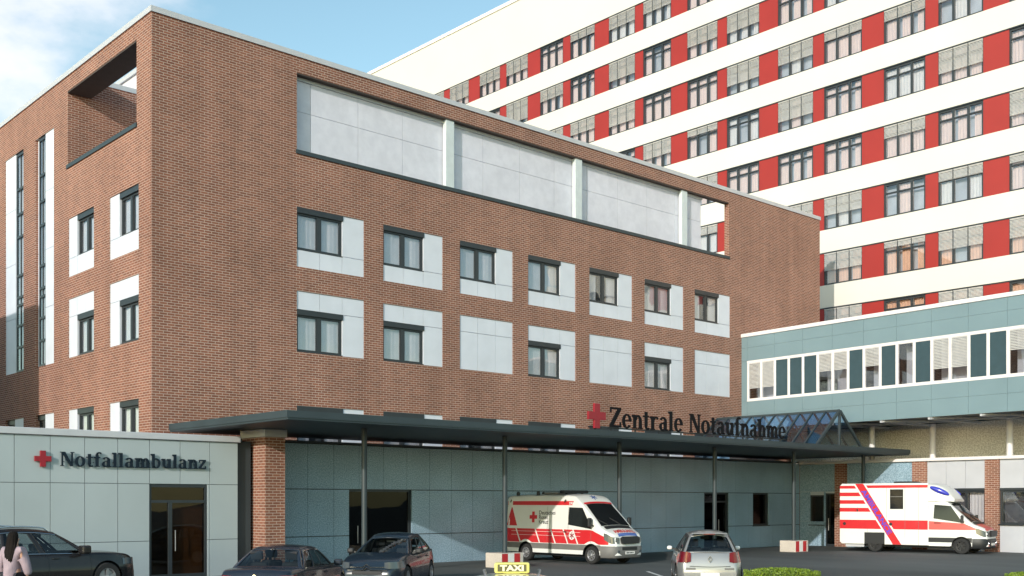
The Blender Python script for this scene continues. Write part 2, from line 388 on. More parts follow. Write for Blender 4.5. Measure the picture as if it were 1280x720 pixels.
# ------------------------------------------------------------------ brick building
B = thing('brick_building', 'large red brown brick hospital block with flat roof and cut out terrace', 'building', (0,0,0))
U0, U1, V0, V1, ZT = 16.23, 58.2, 36.5, 62.0, 19.40
bays_u = [22.0+4.03*k for k in range(7)]; BW = 3.1
rows3 = [(11.39, 13.68), (8.13, 10.47), (3.72, 6.07)]
holes = [(u, u+BW, z0, z1) for u in bays_u for (z0, z1) in rows3]
holes.append((22.0, 49.16, 15.85, 18.81))
w = MB(); wall_solid(w, 'v', V0, .3, U0, U1, 0, ZT, holes)
bays_v = [(37.57, 40.17), (41.65, 44.28)]
lh = [(a, b, z0, z1) for (a, b) in bays_v for (z0, z1) in [(11.35, 13.68), (8.13, 10.47), (3.72, 6.05)]]
slits = [(45.87, 48.05), (49.52, 51.95)]
lh += [(a, b, 8.08, 17.75) for a, b in slits] + [(a, b, 3.72, 6.05) for a, b in slits]
lh += [(37.75, 44.36, 15.85, 18.81)]
wall_solid(w, 'u', U0, .95, V0+.3, V1, 0, ZT, lh)
w.box(U0+.95, 30, 44.36, 44.8, 15.0, ZT)          # wall at the end of the roof terrace
w.box(U1-.4, U1, V0+.3, V1, 0, 15.6)
w.build('wall', M_['brick'], B)
c = MB()
c.box(U0-.05, U1+.05, V0-.05, V0+.35, ZT, ZT+.2); c.box(U0-.05, U0+1.0, V0+.35, V1, ZT, ZT+.2); c.box(U0+1.0, 30, 44.33, 44.83, ZT, ZT+.2)
c.build('coping', M_['coping'], B)
c = MB(); c.box(21.95, 49.2, V0-.05, V0+.32, 15.70, 15.853)
c.box(U0-.05, U0+.97, 37.70, 44.4, 15.70, 15.853); c.build('terrace_sill', M_['slate'], B)
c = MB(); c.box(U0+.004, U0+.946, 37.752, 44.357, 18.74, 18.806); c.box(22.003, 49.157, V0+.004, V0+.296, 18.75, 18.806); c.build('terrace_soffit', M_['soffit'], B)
c = MB(); c.box(U0+.96, U1-.41, V0+.31, V1-.1, 15.2, 15.55); c.build('roof', M_['coping'], B)
c = MB(); c.box(U0+1.7, U1-1, V0+1.3, V1-.5, .02, 15.1); c.build('inner_core', M_['room'], B)
# grey enclosure behind the terrace opening, clad in big panels
c = MB(); tz = 18.75; SV = 36.83; xs = [20.6+2.21*i for i in range(13)]
for a, b in zip(xs, xs[1:]):
    c.box(a+.008, b-.008, SV, SV+.06, 15.56, 17.45); c.box(a+.008, b-.008, SV, SV+.06, 17.465, tz-.12)
c.box(20.6, xs[-1], SV+.06, 44.3, 15.56, tz-.12)
c.build('terrace_screen', M_['terrace'], B)
c = MB(); c.box(20.55, xs[-1]+.05, SV-.07, 44.32, tz-.12, tz+.02); c.build('screen_coping', M_['coping'], B)
for x in (558, 720, 853):
    u = 40.255*(x+600)/(2150-x)*36.56/36.5
    c = MB(); c.box(u, u+.46, V0+.05, V0+.27, 15.853, 18.748); c.build('terrace_column', M_['column'], B, bevel=.015)
# penthouse behind
c = MB(); c.box(20.0, 28, 46, 60, 15.55, 21.1); c.build('penthouse', M_['terrace'], B)
c = MB(); c.box(19.9, 28.1, 45.9, 60.1, 21.1, 21.3); c.build('penthouse_coping', M_['coping'], B)

def cladding(parent, pieces, rec, axis_loc, rz, name='cladding_panel'):
    m = MB(); gp = .009
    for (x0, x1, z0, z1) in pieces: m.box(x0+gp, x1-gp, rec, rec+.09, z0+gp, z1-gp)
    o = m.build(name, M_['panel'], parent); o.location = axis_loc; o.rotation_euler = (0, 0, rz)
    return o
def backing(parent, w_, z0, z1, loc, rz):
    pass
protos = {}
def add_window(parent, w_, h_, loc, rz, key):
    k = (round(w_, 2), round(h_, 2), key)
    if k in protos: return dup_tree(protos[k], parent, loc, rz)
    op = {'a': 0, 'b': .06, 'c': .35}[key]
    o = window_unit(parent, w_, h_, 'curtain', .21, op, 'room_light' if key != 'c' else 'room', loc, rz); protos[k] = o
    return o
TW = BW*2/3; kinds = 'aaabcbc'
row2_win = {0, 1, 3, 5}
for i, u in enumerate(bays_u):
    h = 1.60
    # upper row: window on top, panels under it and at its right
    z0, z1 = rows3[0]; zs = z1-h
    cladding(B, [(TW, BW, zs, z1), (0, BW/3, z0, zs), (BW/3, TW, z0, zs), (TW, BW, z0, zs)], .035, (u, V0, 0), 0)
    add_window(B, TW, h, (u, V0+.06, zs), 0, kinds[i])
    z0, z1 = rows3[1]; zs = z1-.70
    if i in row2_win:
        cladding(B, [(0, BW/3, zs, z1), (BW/3, TW, zs, z1), (TW, BW, zs, z1), (TW, BW, z0, zs)], .035, (u, V0, 0), 0)
        add_window(B, TW, zs-z0-.04, (u, V0+.06, z0+.04), 0, kinds[(i+2) % 7])
    else:
        cladding(B, [(j*BW/3, (j+1)*BW/3, a, b) for j in range(3) for a, b in ((zs, z1), (z0, zs))], .035, (u, V0, 0), 0)
    z0, z1 = rows3[2]; zs = z1-h
    cladding(B, [(TW, BW, zs, z1), (0, BW/3, z0, zs), (BW/3, TW, z0, zs), (TW, BW, z0, zs)], .035, (u, V0, 0), 0)
    add_window(B, TW, h, (u, V0+.06, zs), 0, kinds[(i+4) % 7])
RZL = R(-90)
for (a, b) in bays_v:
    W_ = b-a; t3 = W_/3
    z0, z1 = 11.35, 13.68; zs = z1-1.6
    cladding(B, [(0, t3, zs, z1), (0, t3, z0, zs), (t3, 2*t3, z0, zs), (2*t3, W_, z0, zs)], .035, (U0, b, 0), RZL)
    add_window(B, 2*t3, 1.6, (U0+.09, b-t3, zs), RZL, 'b')
    z0, z1 = 8.13, 10.47; zs = z1-.72
    cladding(B, [(0, t3, zs, z1), (t3, 2*t3, zs, z1), (2*t3, W_, zs, z1), (0, t3, z0, zs)], .035, (U0, b, 0), RZL)
    add_window(B, 2*t3, 1.58, (U0+.09, b-t3, z0+.04), RZL, 'b')
    z0, z1 = 3.72, 6.05; zs = z1-1.6
    cladding(B, [(0, t3, zs, z1), (0, t3, z0, zs), (t3, 2*t3, z0, zs), (2*t3, W_, z0, zs)], .035, (U0, b, 0), RZL)
    add_window(B, 2*t3, 1.6, (U0+.09, b-t3, zs), RZL, 'b')
def slit_window(v_hi, w_, z0, z1, rec=.05):
    f = MB(); h = z1-z0
    f.box(0, .06, .0, .05, 0, h); f.box(w_-.06, w_, .0, .05, 0, h); f.box(w_*.5-.03, w_*.5+.03, .004, .05, .12, h-.17)
    zs = [0, .06]; k = 0; z = 0
    for z in (0, 1.05, 2.0, 2.9, 3.25, 4.2, 5.9, 6.9, 8.0, h-.16):
        f.box(.06, w_-.06, -.015, .06, z, z+.10)
    o = f.build('slit_window', M_['darkframe'], B); o.location = (U0+rec, v_hi, z0); o.rotation_euler = (0, 0, RZL)
    p = MB(); p.box(.06, w_-.06, .03, .036, .02, h-.02); p.build('pane', M_['glass'], o)
    p = MB(); rows = [[(lerp(.05, w_-.05, i/16), .10+.01*math.sin(i*2.1), z) for i in range(17)] for z in (.05, h-.05)]
    p.grid(rows); p.build('curtain', M_['curtain'], o, smooth=60)
# first slit: reveal, window, then panels on the near side
a, b = slits[0]
slit_window(b-.32, .78, 8.08, 17.75)
ps = [8.08+2.417*i for i in range(5)]
cladding(B, [(1.12, b-a, p0, p1) for p0, p1 in zip(ps, ps[1:])], .035, (U0, b, 0), RZL)
cladding(B, [(0, .32, p0, p1) for p0, p1 in zip(ps, ps[1:])], .12, (U0, b, 0), RZL)
a, b = slits[1]
cladding(B, [(0, 1.35, p0, p1) for p0, p1 in zip(ps, ps[1:])], .035, (U0, b, 0), RZL)
slit_window(b-1.40, .98, 8.08, 17.75)
for (a, b) in slits:
    add_window(B, (b-a)*.5, 1.6, (U0+.16, b, 4.45), RZL, 'c')
    w2 = b-a; cladding(B, [(w2*.5, w2, 4.45, 6.05), (0, w2*.5, 3.72, 4.4), (w2*.5, w2, 3.72, 4.4)], .035, (U0, b, 0), RZL)

# ------------------------------------------------------------------ tower of wards
TU = 62.9; TV0 = 112.0
T = thing('hospital_tower', 'tall white ward tower with red piers and rows of shaded windows', 'building', (TU, TV0, 0), RZL)
def tx(v): return TV0-v
heads = [15.0+3.6*k for k in range(8)]; WH = 2.14; TLEN = TV0-8.0
m = MB()
m.box(0, TLEN, .55, 16, 0, 44.9)
m.box(0, TLEN, .0, .56, heads[7], 45.0)
for k in range(7): m.box(0, TLEN, .0, .56, heads[k], heads[k+1]-WH)
m.box(0, TLEN, .0, .56, 8, heads[0]-WH)
m.build('wall', M_['white_wall'], T)
m = MB(); m.box(-.1, TLEN+.1, -.1, 16.1, 45.0, 45.3); m.build('roof_edge', M_['whitepaint'], T)
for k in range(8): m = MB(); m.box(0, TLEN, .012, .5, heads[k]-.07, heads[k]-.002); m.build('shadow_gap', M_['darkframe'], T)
for j in range(-2, 11):
    for (v0, v1) in ((31.42, 32.22), (34.95, 36.44)):
        a, b = v0+7.75*j, v1+7.75*j
        if a < 9 or b > 111: continue
        p = MB(); p.box(tx(b), tx(a), .05, .5, heads[0]-WH-.3, heads[7]+.3)
        p.build('red_pier', M_['red'], T)
# window proto pieces, local origin lower viewer-left corner
WW = 2.73
def tower_frame(h):
    f = MB(); t = .11; H = WH-.08
    f.box(0, t, .09, .24, 0, H); f.box(WW-t, WW, .09, .24, 0, H); f.box(t, WW-t, .09, .24, 0, t); f.box(t, WW-t, .09, .24, H-t, H)
    for q in (1, 2): f.box(WW*q/3-.07, WW*q/3+.07, .085, .24, t, H-t)
    f.box(t, WW-t, .095, .23, H*.70, H*.70+.085)
    return f
fproto = tower_frame(WH); FM = None
def slat_blind(h):
    b = MB(); H = WH-.09; n = int(h/.075)
    for q in range(3):
        x0 = WW*q/3+.03; x1 = WW*(q+1)/3-.03
        for i in range(n):
            z = H-.06-i*.075; b.face([(x0, .045, z-.028), (x1, .045, z-.028), (x1, .072, z+.022), (x0, .072, z+.022)])
        b.box(x0, x1, .03, .08, H-.04, H)
        b.box(x0, x1, .04, .075, H-.06-n*.075, H-.04-n*.075)
    return b
def curtain_mesh(spec):
    c = MB()
    for (a, b) in spec:
        n = max(4, int((b-a)*16)); rows = [[(lerp(a, b, i/n), .34+.03*math.sin(i*2.0)+.01*math.sin(i*.9), z) for i in range(n+1)] for z in (.06, WH-.1)]
        c.grid(rows)
    return c
pm = MB(); pm.box(.08, WW-.08, .16, .17, .08, WH-.16)
protoF = protoP = None; blinds = {}; curts = {}
CS = {0: [(.1, .8), (1.1, 1.8), (2.1, 2.65)], 1: [(.1, .9), (1.7, 2.65)], 2: [(.1, 2.65)], 3: [(.95, 1.85)], 4: [(.1, .7), (.95, 1.6), (1.9, 2.65)]}
drops = {  # (row, column) -> how far the blind is down
 (5,1):.3,(5,2):.3,(5,3):.25,(5,4):.5,(6,3):0,(6,4):0,(4,0):0,(4,1):.6,(4,2):0,(4,3):0,(4,4):.6,(3,0):.6,(3,1):0,(3,2):.35,(3,3):0,(3,4):0,
 (2,0):.2,(2,1):.25,(2,2):0,(2,3):.5,(2,4):.4,(1,0):.5,(1,1):.5,(1,2):.15,(1,3):.5,(0,0):0,(0,1):.8,(0,2):0,(0,3):.9,
 (6,5):.55,(5,5):.6,(4,5):0,(3,5):0,(7,6):0,(6,6):.5,(5,6):0,(4,6):.2,(7,7):.4,(6,7):0,(5,7):0,(4,7):.5,(7,8):.45,(6,8):.65,(5,8):.6,
 (7,9):.25,(6,9):0,(5,9):.45,(7,10):0,(6,10):.4,(7,11):.5,(6,11):.8}
cols = []
for j in range(0, 10): cols += [28.69+7.75*j, 32.22+7.75*j]
cols = [24.47]+cols
def seen(vc, z):
    q = vc/57.03; x = (2150-600*q)/(1+q); Yd = .6717*TU+.7408*vc; y = 627-(z-2.4)*1368/Yd
    if x > 1330 or y < -80 or x < 380: return False
    if x > 1010: return y < 430
    roof = 5+.3146*(x-190)
    if 850 < x < 925: return y < 330
    return y < roof+45
rnd = random.Random(3)
for ci, v0 in enumerate(cols):
    for k in range(8):
        vc = v0+1.36; zc = heads[k]-WH/2
        if not seen(vc, zc): continue
        loc = (tx(v0+WW), 0, heads[k]-WH)
        if protoF is None:
            protoF = fproto.build('window', M_['darkframe'], T); o = protoF; o.location = loc
            protoP = pm.build('pane', M_['glass_tower'], o)
            rl = MB(); rl.box(.02, WW-.02, .52, .54, .02, WH-.1); protoR = rl.build('room_lining', M_['room_light'], o)
        else:
            o = copy_part(protoF, T, loc); copy_part(protoP, o); copy_part(protoR, o)
        d = drops.get((k, ci)); d = rnd.choice([0, 0, .25, .45, .6]) if d is None else d
        if d > 0:
            d = round(d*20)/20
            if d not in blinds: blinds[d] = slat_blind(d*WH).build('blind', M_['blind'], o)
            else: copy_part(blinds[d], o)
        cs = rnd.choice([0, 1, 2, 0, 4, 3, 2]); warm = 'curtain_peach' if k <= 1 and ci < 5 else ('curtain_warm' if rnd.random() < .75 else 'curtain')
        if (cs, warm) not in curts: curts[(cs, warm)] = curtain_mesh(CS[cs]).build('curtain', M_[warm], o, smooth=60)
        else: copy_part(curts[(cs, warm)], o)

# ------------------------------------------------------------------ entrance annex (under the canopy)
A = thing('entrance_annex', 'low annex clad in speckled blue grey stone under the canopy', 'building', (17.6, 34.0, 0))
AH = 4.5; AL = 52.2-17.6
ah = [(22.7-17.6, 25.6-17.6, 0, 2.85), (43.77-17.6, 45.8-17.6, 0, 2.85), (47.87-17.6, 49.3-17.6, 1.15, 2.85)]
m = MB(); gx = []; x = .02
while x < AL-.3: gx.append(x); x += 1.105
gx.append(AL)
zr = [(.0, 1.13), (1.15, 2.84), (2.86, AH-.02)]
def sub_boxes(m, x0, x1, z0, z1, holes, y0=0, y1=.06, g=.007):
    xs = sorted({x0, x1, *[c for h in holes for c in h[:2] if x0 < c < x1]})
    for a, b in zip(xs, xs[1:]):
        cm_ = (a+b)/2; zc = (z0+z1)/2
        if any(h[0] < cm_ < h[1] and h[2]-.03 < zc < h[3]+.03 for h in holes): continue
        m.box(a+(g if a == x0 else .001), b-(g if b == x1 else .001), y0, y1, z0+g*(z0 > 0), z1-g)
for a, b in zip(gx, gx[1:]):
    for z0, z1 in zr: sub_boxes(m, a, b, z0, z1, ah)
m.build('stone_panel', M_['terrazzo'], A)
m = MB(); wall_solid(m, 'v', .065, .18, 0, AL, 0, AH-.03, ah); m.build('wall', M_['slate'], A)
m = MB(); m.box(0, AL, -.03, 2.49, AH, AH+.08); m.build('roof', M_['slate'], A)
m = MB(); m.box(.3, AL, 1.6, 1.7, 0, AH-.1); m.build('inner_core', M_['room'], A)
def glazed(parent, x0, x1, z0, z1, name, div=(.5,), transom=None, mat='glass_dark', lining='room', yoff=.12, fr=.08, sub=None):
    f = MB()
    f.box(x0, x0+fr, yoff, yoff+.1, z0, z1); f.box(x1-fr, x1, yoff, yoff+.1, z0, z1); f.box(x0+fr, x1-fr, yoff, yoff+.1, z1-fr, z1)
    if z0 > .2: f.box(x0-.04, x1+.04, yoff-.16, yoff+.1, z0-.05, z0); f.box(x0+fr, x1-fr, yoff, yoff+.1, z0+.001, z0+fr)
    else: f.box(x0+fr, x1-fr, yoff, yoff+.1, z0, z0+.12)
    zt = z1-fr
    if transom: f.box(x0+fr, x1-fr, yoff-.005, yoff+.1, transom, transom+.09); zt = transom
    for d in div:
        xm = lerp(x0, x1, d); f.box(xm-.06, xm+.06, yoff-.003, yoff+.1, z0+fr, zt)
    o = f.build(name, M_['darkframe'], parent)
    p = MB(); p.box(x0+fr, x1-fr, yoff+.05, yoff+.06, z0+.05, z1-fr); p.build('pane', M_[mat], o)
    if lining:
        p = MB(); p.box(x0, x1, yoff+.5, yoff+.52, z0, z1); p.build('room_lining', M_[lining], o)
    if 'door' in name:
        p = MB(); xm = lerp(x0, x1, div[0] if div else .1); p.tube([(xm+.14, yoff-.06, .85), (xm+.14, yoff-.06, 1.5)], .016, 8); p.build('handle', M_['rim'], o)
    return o
glazed(A, 5.1, 8.0, 0, 2.85, 'garage_door', (), None, 'glass_dark', None)
glazed(A, 43.77-17.6, 45.8-17.6, 0, 2.85, 'door', (.55,), 2.35)
glazed(A, 47.87-17.6, 49.3-17.6, 1.15, 2.85, 'window', ())
# strip lamp and shelf glimpsed in the doorway
m = MB(); m.box(43.9-17.6, 45.1-17.6, .5, .56, 2.66, 2.71); m.build('door_rail', M_['coping'], A)

# ------------------------------------------------------------------ clinic wing on the left
CL = thing('clinic_wing', 'low grey green panelled clinic wing with a double glass door at left', 'building', (-4.57, 32.6, 0))
CLN = 17.43+4.57; CH = 4.33
door = (14.42+4.57, 16.36+4.57, 0, 2.93)
m = MB(); xs = [i*1.0 for i in range(0, 23)]; xs[-1] = CLN
for a, b in zip(xs, xs[1:]):
    for z0, z1 in ((0, 1.18), (1.18, 2.95), (2.95, CH-.01)): sub_boxes(m, a, b, z0, z1, [door], g=.008)
m.build('glass_panel', M_['enamel'], CL)
m = MB(); wall_solid(m, 'v', .065, .2, 0, CLN, 0, CH-.02, [door]); m.box(CLN-.2, CLN-.002, .27, 3.7, 0, CH-.02)
m.build('wall', M_['slate'], CL)
m = MB(); m.box(-.1, CLN+.08, -.07, 3.75, CH, CH+.2); m.build('cornice', M_['coping'], CL, bevel=.02)
o = glazed(CL, door[0], door[1], 0, 2.93, 'door', (.36,), 2.36, 'glass_brown', None, .03)
sl_ = MB()
for i in range(52): z = .12+i*.042; sl_.face([(lerp(door[0], door[1], .42), .20, z), (door[1]-.08, .20, z), (door[1]-.08, .225, z+.036), (lerp(door[0], door[1], .42), .225, z+.036)])
M_['door_blind'] = plain('brown_slat', (.20,.14,.09), .6)
sl_.build('blind', M_['door_blind'], o)
m = MB(); m.box(door[0]-.2, door[1]+.2, .7, .74, 0, 3.2); m.build('room_lining', M_['room'], CL)
m = MB(); m.box(17.44, 17.98, 32.75, 33.9, 0, CH+.05); o = m.build('wall', M_['slate'], None); o.name = 'dark_infill'; o.parent = CL; o.location = (4.57, -32.6, 0)

# brick pillar carrying the canopy
PL = thing('brick_pillar', 'stout red brick pillar with a pale stone cap at the canopy corner', 'pillar', (18.1, 32.0, 0))
m = MB(); m.box(0, .74, 0, 1.56, 0, 4.53); m.build('shaft', M_['brick'], PL)
m = MB(); m.box(-.05, .79, -.05, 1.61, 4.53, 4.785); m.build('cap', M_['coping'], PL, bevel=.015)

# ------------------------------------------------------------------ canopy
CN = thing('entrance_canopy', 'long flat dark slate canopy on slim round columns over the entrance', 'canopy', (16.56, 28.0, 0))
CLX = 53.03-16.56; CD = 7.8
m = MB(); m.box(0, CLX, 0, CD, 4.79, 5.04); m.build('roof_slab', M_['slate'], CN, bevel=.02)
m = MB(); m.box(-.03, CLX+.03, -.03, .0, 4.86, 5.07); m.box(-.03, 0, 0, CD, 4.86, 5.07); m.box(CLX, CLX+.03, 0, CD, 4.86, 5.07)
m.build('fascia', M_['slate'], CN)
cu = [20.42, 26.58, 32.76, 38.97, 45.1, 51.43]
cm0 = MB(); cm0.tube([(0,0,0),(0,0,4.79)], .092, 18); c0 = None
for u in cu:
    loc = (u-16.56, 29.7-28.0, 0)
    if c0 is None: c0 = cm0.build('column', M_['slate'], CN, smooth=40); c0.location = loc
    else: c = copy_part(c0, CN, loc)

# striped concrete blocks at two column feet
def block(u, label):
    t = thing('concrete_block', label, 'bollard block', (u, 29.35, 0), 0, 'striped concrete blocks at the column feet')
    m = MB(); m.box(0, 1.08, 0, .88, 0, .54); m.build('body', M_['concrete'], t, bevel=.02)
    for i, mat in enumerate(('redpaint', 'whitepaint', 'redpaint')):
        s = MB(); s.box(.03+i*.30, .03+i*.30+.28, -.004, .0005, .025, .52); s.build('painted_stripe', M_[mat], t)
block(26.1, 'red and white striped concrete block behind the yellow taxi sign')
block(44.72, 'red and white striped concrete block standing alone right of the silver hatchback')

# ------------------------------------------------------------------ lettering
def stroke_font():
    S, Tn, sh = .195, .08, .058
    G = {}
    def rect(x0, y0, x1, y1): return [(x0,y0),(x1,y0),(x1,y1),(x0,y1)]
    def serif(x0, x1, y, up): 
        e = .07; return rect(x0-e, y if up else y-sh, x1+e, y+sh if up else y)
    def ring(cx, cy, rx, ry, tx_, ty, a0=0, a1=360, n=26):
        P = []
        for i in range(n+1):
            a = R(lerp(a0, a1, i/n)); P.append((cx+rx*math.cos(a), cy+ry*math.sin(a)))
        for i in range(n, -1, -1):
            a = R(lerp(a0, a1, i/n)); P.append((cx+(rx-tx_)*math.cos(a), cy+(ry-ty)*math.sin(a)))
        # as quads
        Q = []
        m_ = n+1
        for i in range(n): Q.append([P[i], P[i+1], P[2*m_-2-i], P[2*m_-1-i]])
        return Q
    X = .70
    def stem(x, y0, y1, foot=True, head=False, w=S):
        o = [rect(x, y0, x+w, y1)]
        if foot: o.append(rect(x-.07, y0, x+w+.07, y0+sh))
        if head: o.append([(x-.10, y1-sh*1.6), (x, y1-sh*2.6), (x+.02, y1), (x-.10, y1-.01)])
        return o
    G['N'] = ([*stem(.07, 0, 1, True, False, Tn+.02), *stem(.72, 0, 1, False, False, Tn+.02), rect(.66, 1-sh, .92, 1), rect(-.02, 1-sh, .2, 1),
               [(.06, 1), (.30, 1), (.83, 0), (.66, 0)]], .92)
    G['Z'] = ([rect(.04, .90, .80, 1), rect(.0, 0, .80, .11), [(.55, .90), (.80, .90), (.26, .11), (.0, .11)], rect(.04, .74, .12, .9), rect(.72, .11, .80, .28)], .84)
    G['z'] = ([rect(.03, .60, .56, X), rect(.0, 0, .56, .10), [(.36, .60), (.56, .60), (.20, .10), (.0, .10)], rect(.03, .48, .10, .6), rect(.49, .1, .56, .22)], .62)
    G['o'] = (ring(.34, .35, .34, .37, .19, .075), .72)
    G['e'] = (ring(.33, .35, .33, .37, .18, .075, 0, 322)+[rect(.15, .335, .64, .40)], .68)
    G['n'] = (stem(.07, 0, X, True, True)+ring(.40, .36, .27, .35, .18, .10, 0, 165)+stem(.48, 0, .38), .76)
    G['h'] = (stem(.07, 0, 1.04, True, True)+ring(.40, .36, .27, .35, .18, .10, 0, 165)+stem(.48, 0, .38), .76)
    G['m'] = (stem(.07, 0, X, True, True)+ring(.38, .36, .25, .35, .17, .10, 0, 165)+stem(.44, 0, .38)+ring(.75, .36, .25, .35, .17, .10, 0, 165)+stem(.81, 0, .38), 1.10)
    G['u'] = (stem(.07, .30, X, False, True)+ring(.34, .34, .27, .36, .18, .10, 180, 345)+stem(.47, 0, X, True, True), .77)
    G['r'] = (stem(.07, 0, X, True, True)+ring(.42, .42, .24, .28, .12, .10, 40, 160), .60)
    G['l'] = (stem(.07, 0, 1.04, True, True), .38)
    G['t'] = (stem(.10, .16, .90, False, False)+[rect(-.03, .62, .42, X)]+ring(.32, .22, .22, .24, .14, .09, 180, 310), .47)
    G['f'] = (stem(.10, 0, .84, True, False)+[rect(-.03, .62, .40, X)]+ring(.34, .80, .24, .25, .16, .09, 40, 180), .46)
    G['a'] = (ring(.29, .20, .27, .22, .17, .07)+stem(.38, 0, .48, False)+ring(.31, .46, .27, .25, .15, .09, 0, 155)+[rect(.5, 0, .66, .07)], .70)
    G['b'] = (stem(.07, .02, 1.04, False, True)+ring(.37, .35, .32, .37, .18, .075), .74)
    return G
GLY = stroke_font()
def letters(text, length, cap, depth, name, mat, parent, loc):
    m = MB(); x = 0; items = []
    for ch in text:
        if ch == ' ': x += .42; continue
        polys, adv = GLY[ch]; items.append((x, polys)); x += adv+.055
    sx = length/x; k = 0
    for (x0, polys) in items:
        for q, p in enumerate(polys):
            e = .0009*((q*7+k) % 9)
            m.extrude([((x0+a)*sx, b*cap) for a, b in p], -depth-e, e*.5)
        k += 1
    o = m.build(name, mat, parent, fixn=False); o.location = loc
    return o
def cross(m, cx, cz, s, y0, y1, arm=.36):
    a = s*arm/2; h = s/2
    m.extrude([(cx-a,cz-h),(cx+a,cz-h),(cx+a,cz-a),(cx+h,cz-a),(cx+h,cz+a),(cx+a,cz+a),(cx+a,cz+h),(cx-a,cz+h),(cx-a,cz+a),(cx-h,cz+a),(cx-h,cz-a),(cx-a,cz-a)], y0, y1)
S1 = thing('roof_sign', 'black emergency department lettering with a red cross standing on the canopy', 'sign', (29.4, 28.35, 5.04))
m = MB(); cross(m, .55, .58, .94, -.09, .0, .32); m.build('red_cross', M_['cross_red'], S1, bevel=.008)
letters('Zentrale', 4.42, .76, .04, 'lettering', M_['text_black'], S1, (1.30, 0, .20))
letters('Notaufnahme', 6.92, .76, .04, 'lettering', M_['text_black'], S1, (6.10, 0, .20))
m = MB(); m.box(1.25, 13.1, .02, .06, .14, .19); m.box(.2, .9, .02, .06, .14, .19)
for i in range(9): m.box(1.4+i*1.4, 1.45+i*1.4, .02, .06, 0, .14)
m.box(.52,.57,.02,.06,0,.14)
m.build('rail', M_['black_plastic'], S1)
S2 = thing('wall_sign', 'dark outpatient lettering with a red cross on the grey green clinic wall', 'sign', (10.95, 32.6, 3.44))
m = MB(); cross(m, .25, .20, .47, -.10, -.03, .33); m.build('red_cross', M_['cross_red'], S2, bevel=.006)
letters('Notfallambulanz', 4.62, .42, .035, 'lettering', M_['text_navy'], S2, (.75, -.05, 0))
m = MB()
for i in range(16): m.box(.85+i*.29, .87+i*.29, -.05, .0, .12, .14)
m.box(.24, .26, -.03, 0, .19, .21); m.build('stand_off', M_['black_plastic'], S2)

# ------------------------------------------------------------------ skylight
SK = thing('glass_skylight', 'dark framed gabled glass skylight on the canopy beside the lettering', 'skylight', (48.0, 29.0, 5.04))
HW, RH, SL_ = 2.05, 1.83, 7.4
f = MB(); t = .09
for s in (-1, 1): f.bar((s*HW, 0, .05), (s*HW, SL_, .05), .1, .1)
f.bar((0, 0, RH), (0, SL_, RH), .12, .12)
nb = 10
for i in range(nb+1):
    y = SL_*i/nb
    for s in (-1, 1): f.bar((s*HW, y, .06), (s*.05, y, RH-.02), .07 if i else .11, .09 if i else .12)
f.bar((-HW, 0, .05), (HW, 0, .05), .1, .1); f.bar((0, 0, .05), (0, 0, RH), .1, .1)
f.build('frame', M_['slate'], SK)
for s in (-1, 1):
    p = MB(); p.box(0, 1, 0, 1, 0, 1)
    p = MB(); a = Vector((s*HW, 0, .05)); n = Vector((s*RH, 0, HW)).normalized()*.012
    q = [Vector((s*HW, 0, .05)), Vector((s*HW, SL_, .05)), Vector((0, SL_, RH)), Vector((0, 0, RH))]
    p.face([v+n for v in q]); p.face([v-n for v in q][::-1]); p.build('glass_slope', M_['glass_sky'], SK)
p = MB(); p.extrude([(-HW, .05), (HW, .05), (0, RH)], .0, .02); p.build('gable_glass', M_['glass'], SK)

# ------------------------------------------------------------------ low wing at right
LW = thing('low_wing', 'low white panelled wing with brick piers and dark framed windows at right', 'building', (52.2, 34.0, 0), RZL)
LL = 18.0; LH = 4.42
def lx(v): return 34.0-v
piers = [(31.1, 31.8), (26.63, 27.4), (23.0, 23.7), (18.9, 19.6)]
wins = [(23.7, 26.63), (19.6, 23.0), (27.4, 31.1)]
lh = [(lx(32.4)+.0, lx(31.8), 0, 2.85), (lx(33.35), lx(32.5), 1.15, 2.75)] + [(lx(b), lx(a), 1.33, 2.93) for a, b in wins]
spans = [(lx(34), lx(31.8))]+[(lx(b), lx(a)) for a, b in wins]+[(lx(18.9), LL)]
for (a, b) in spans:
    m = MB(); n = max(1, round((b-a)/1.0)); xs = [lerp(a, b, i/n) for i in range(n+1)]
    for zz in (((0, 1.33), (1.33, 2.93)), ((2.93, LH),)):
        m = MB()
        for p, q in zip(xs, xs[1:]):
            for z0, z1 in zz: sub_boxes(m, p, q, z0, z1, lh, .02, .07)
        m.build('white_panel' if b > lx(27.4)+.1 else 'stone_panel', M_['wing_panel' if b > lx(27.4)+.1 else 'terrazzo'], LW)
m = MB(); wall_solid(m, 'v', .075, .2, 0, LL, 0, LH-.02, lh); m.build('wall', M_['coping'], LW)
for (a, b) in piers:
    m = MB(); m.box(lx(b), lx(a), -.06, .08, 0, LH); m.build('brick_pier', M_['brick'], LW)
m = MB(); m.box(-.02, LL, -.16, 10, LH, LH+.16); m.build('cornice', M_['whiteframe'], LW, bevel=.02)
for a, b in wins:
    o = glazed(LW, lx(b), lx(a), 1.33, 2.93, 'window', (.36, .68), None, 'glass', 'room', .06, .09)
    c = MB(); x0 = lx(a)-.9; rows = [[(lerp(x0, x0+.7, i/14), .35+.03*math.sin(i*2), z) for i in range(15)] for z in (1.4, 2.85)]
    c.grid(rows); c.build('curtain', M_['curtain'], o, smooth=60)
    p = MB(); p.box(lx(b)-.02, lx(a)+.02, -.02, .05, 2.93, 3.05); p.build('blind_box', M_['darkframe'], o)
glazed(LW, lx(33.35), lx(32.5), 1.15, 2.75, 'window', (), None, 'glass_dark', 'room', .06, .08)
glazed(LW, lx(32.4), lx(31.8), 0, 2.85, 'door', (), None, 'glass_dark', 'room', .06, .06)
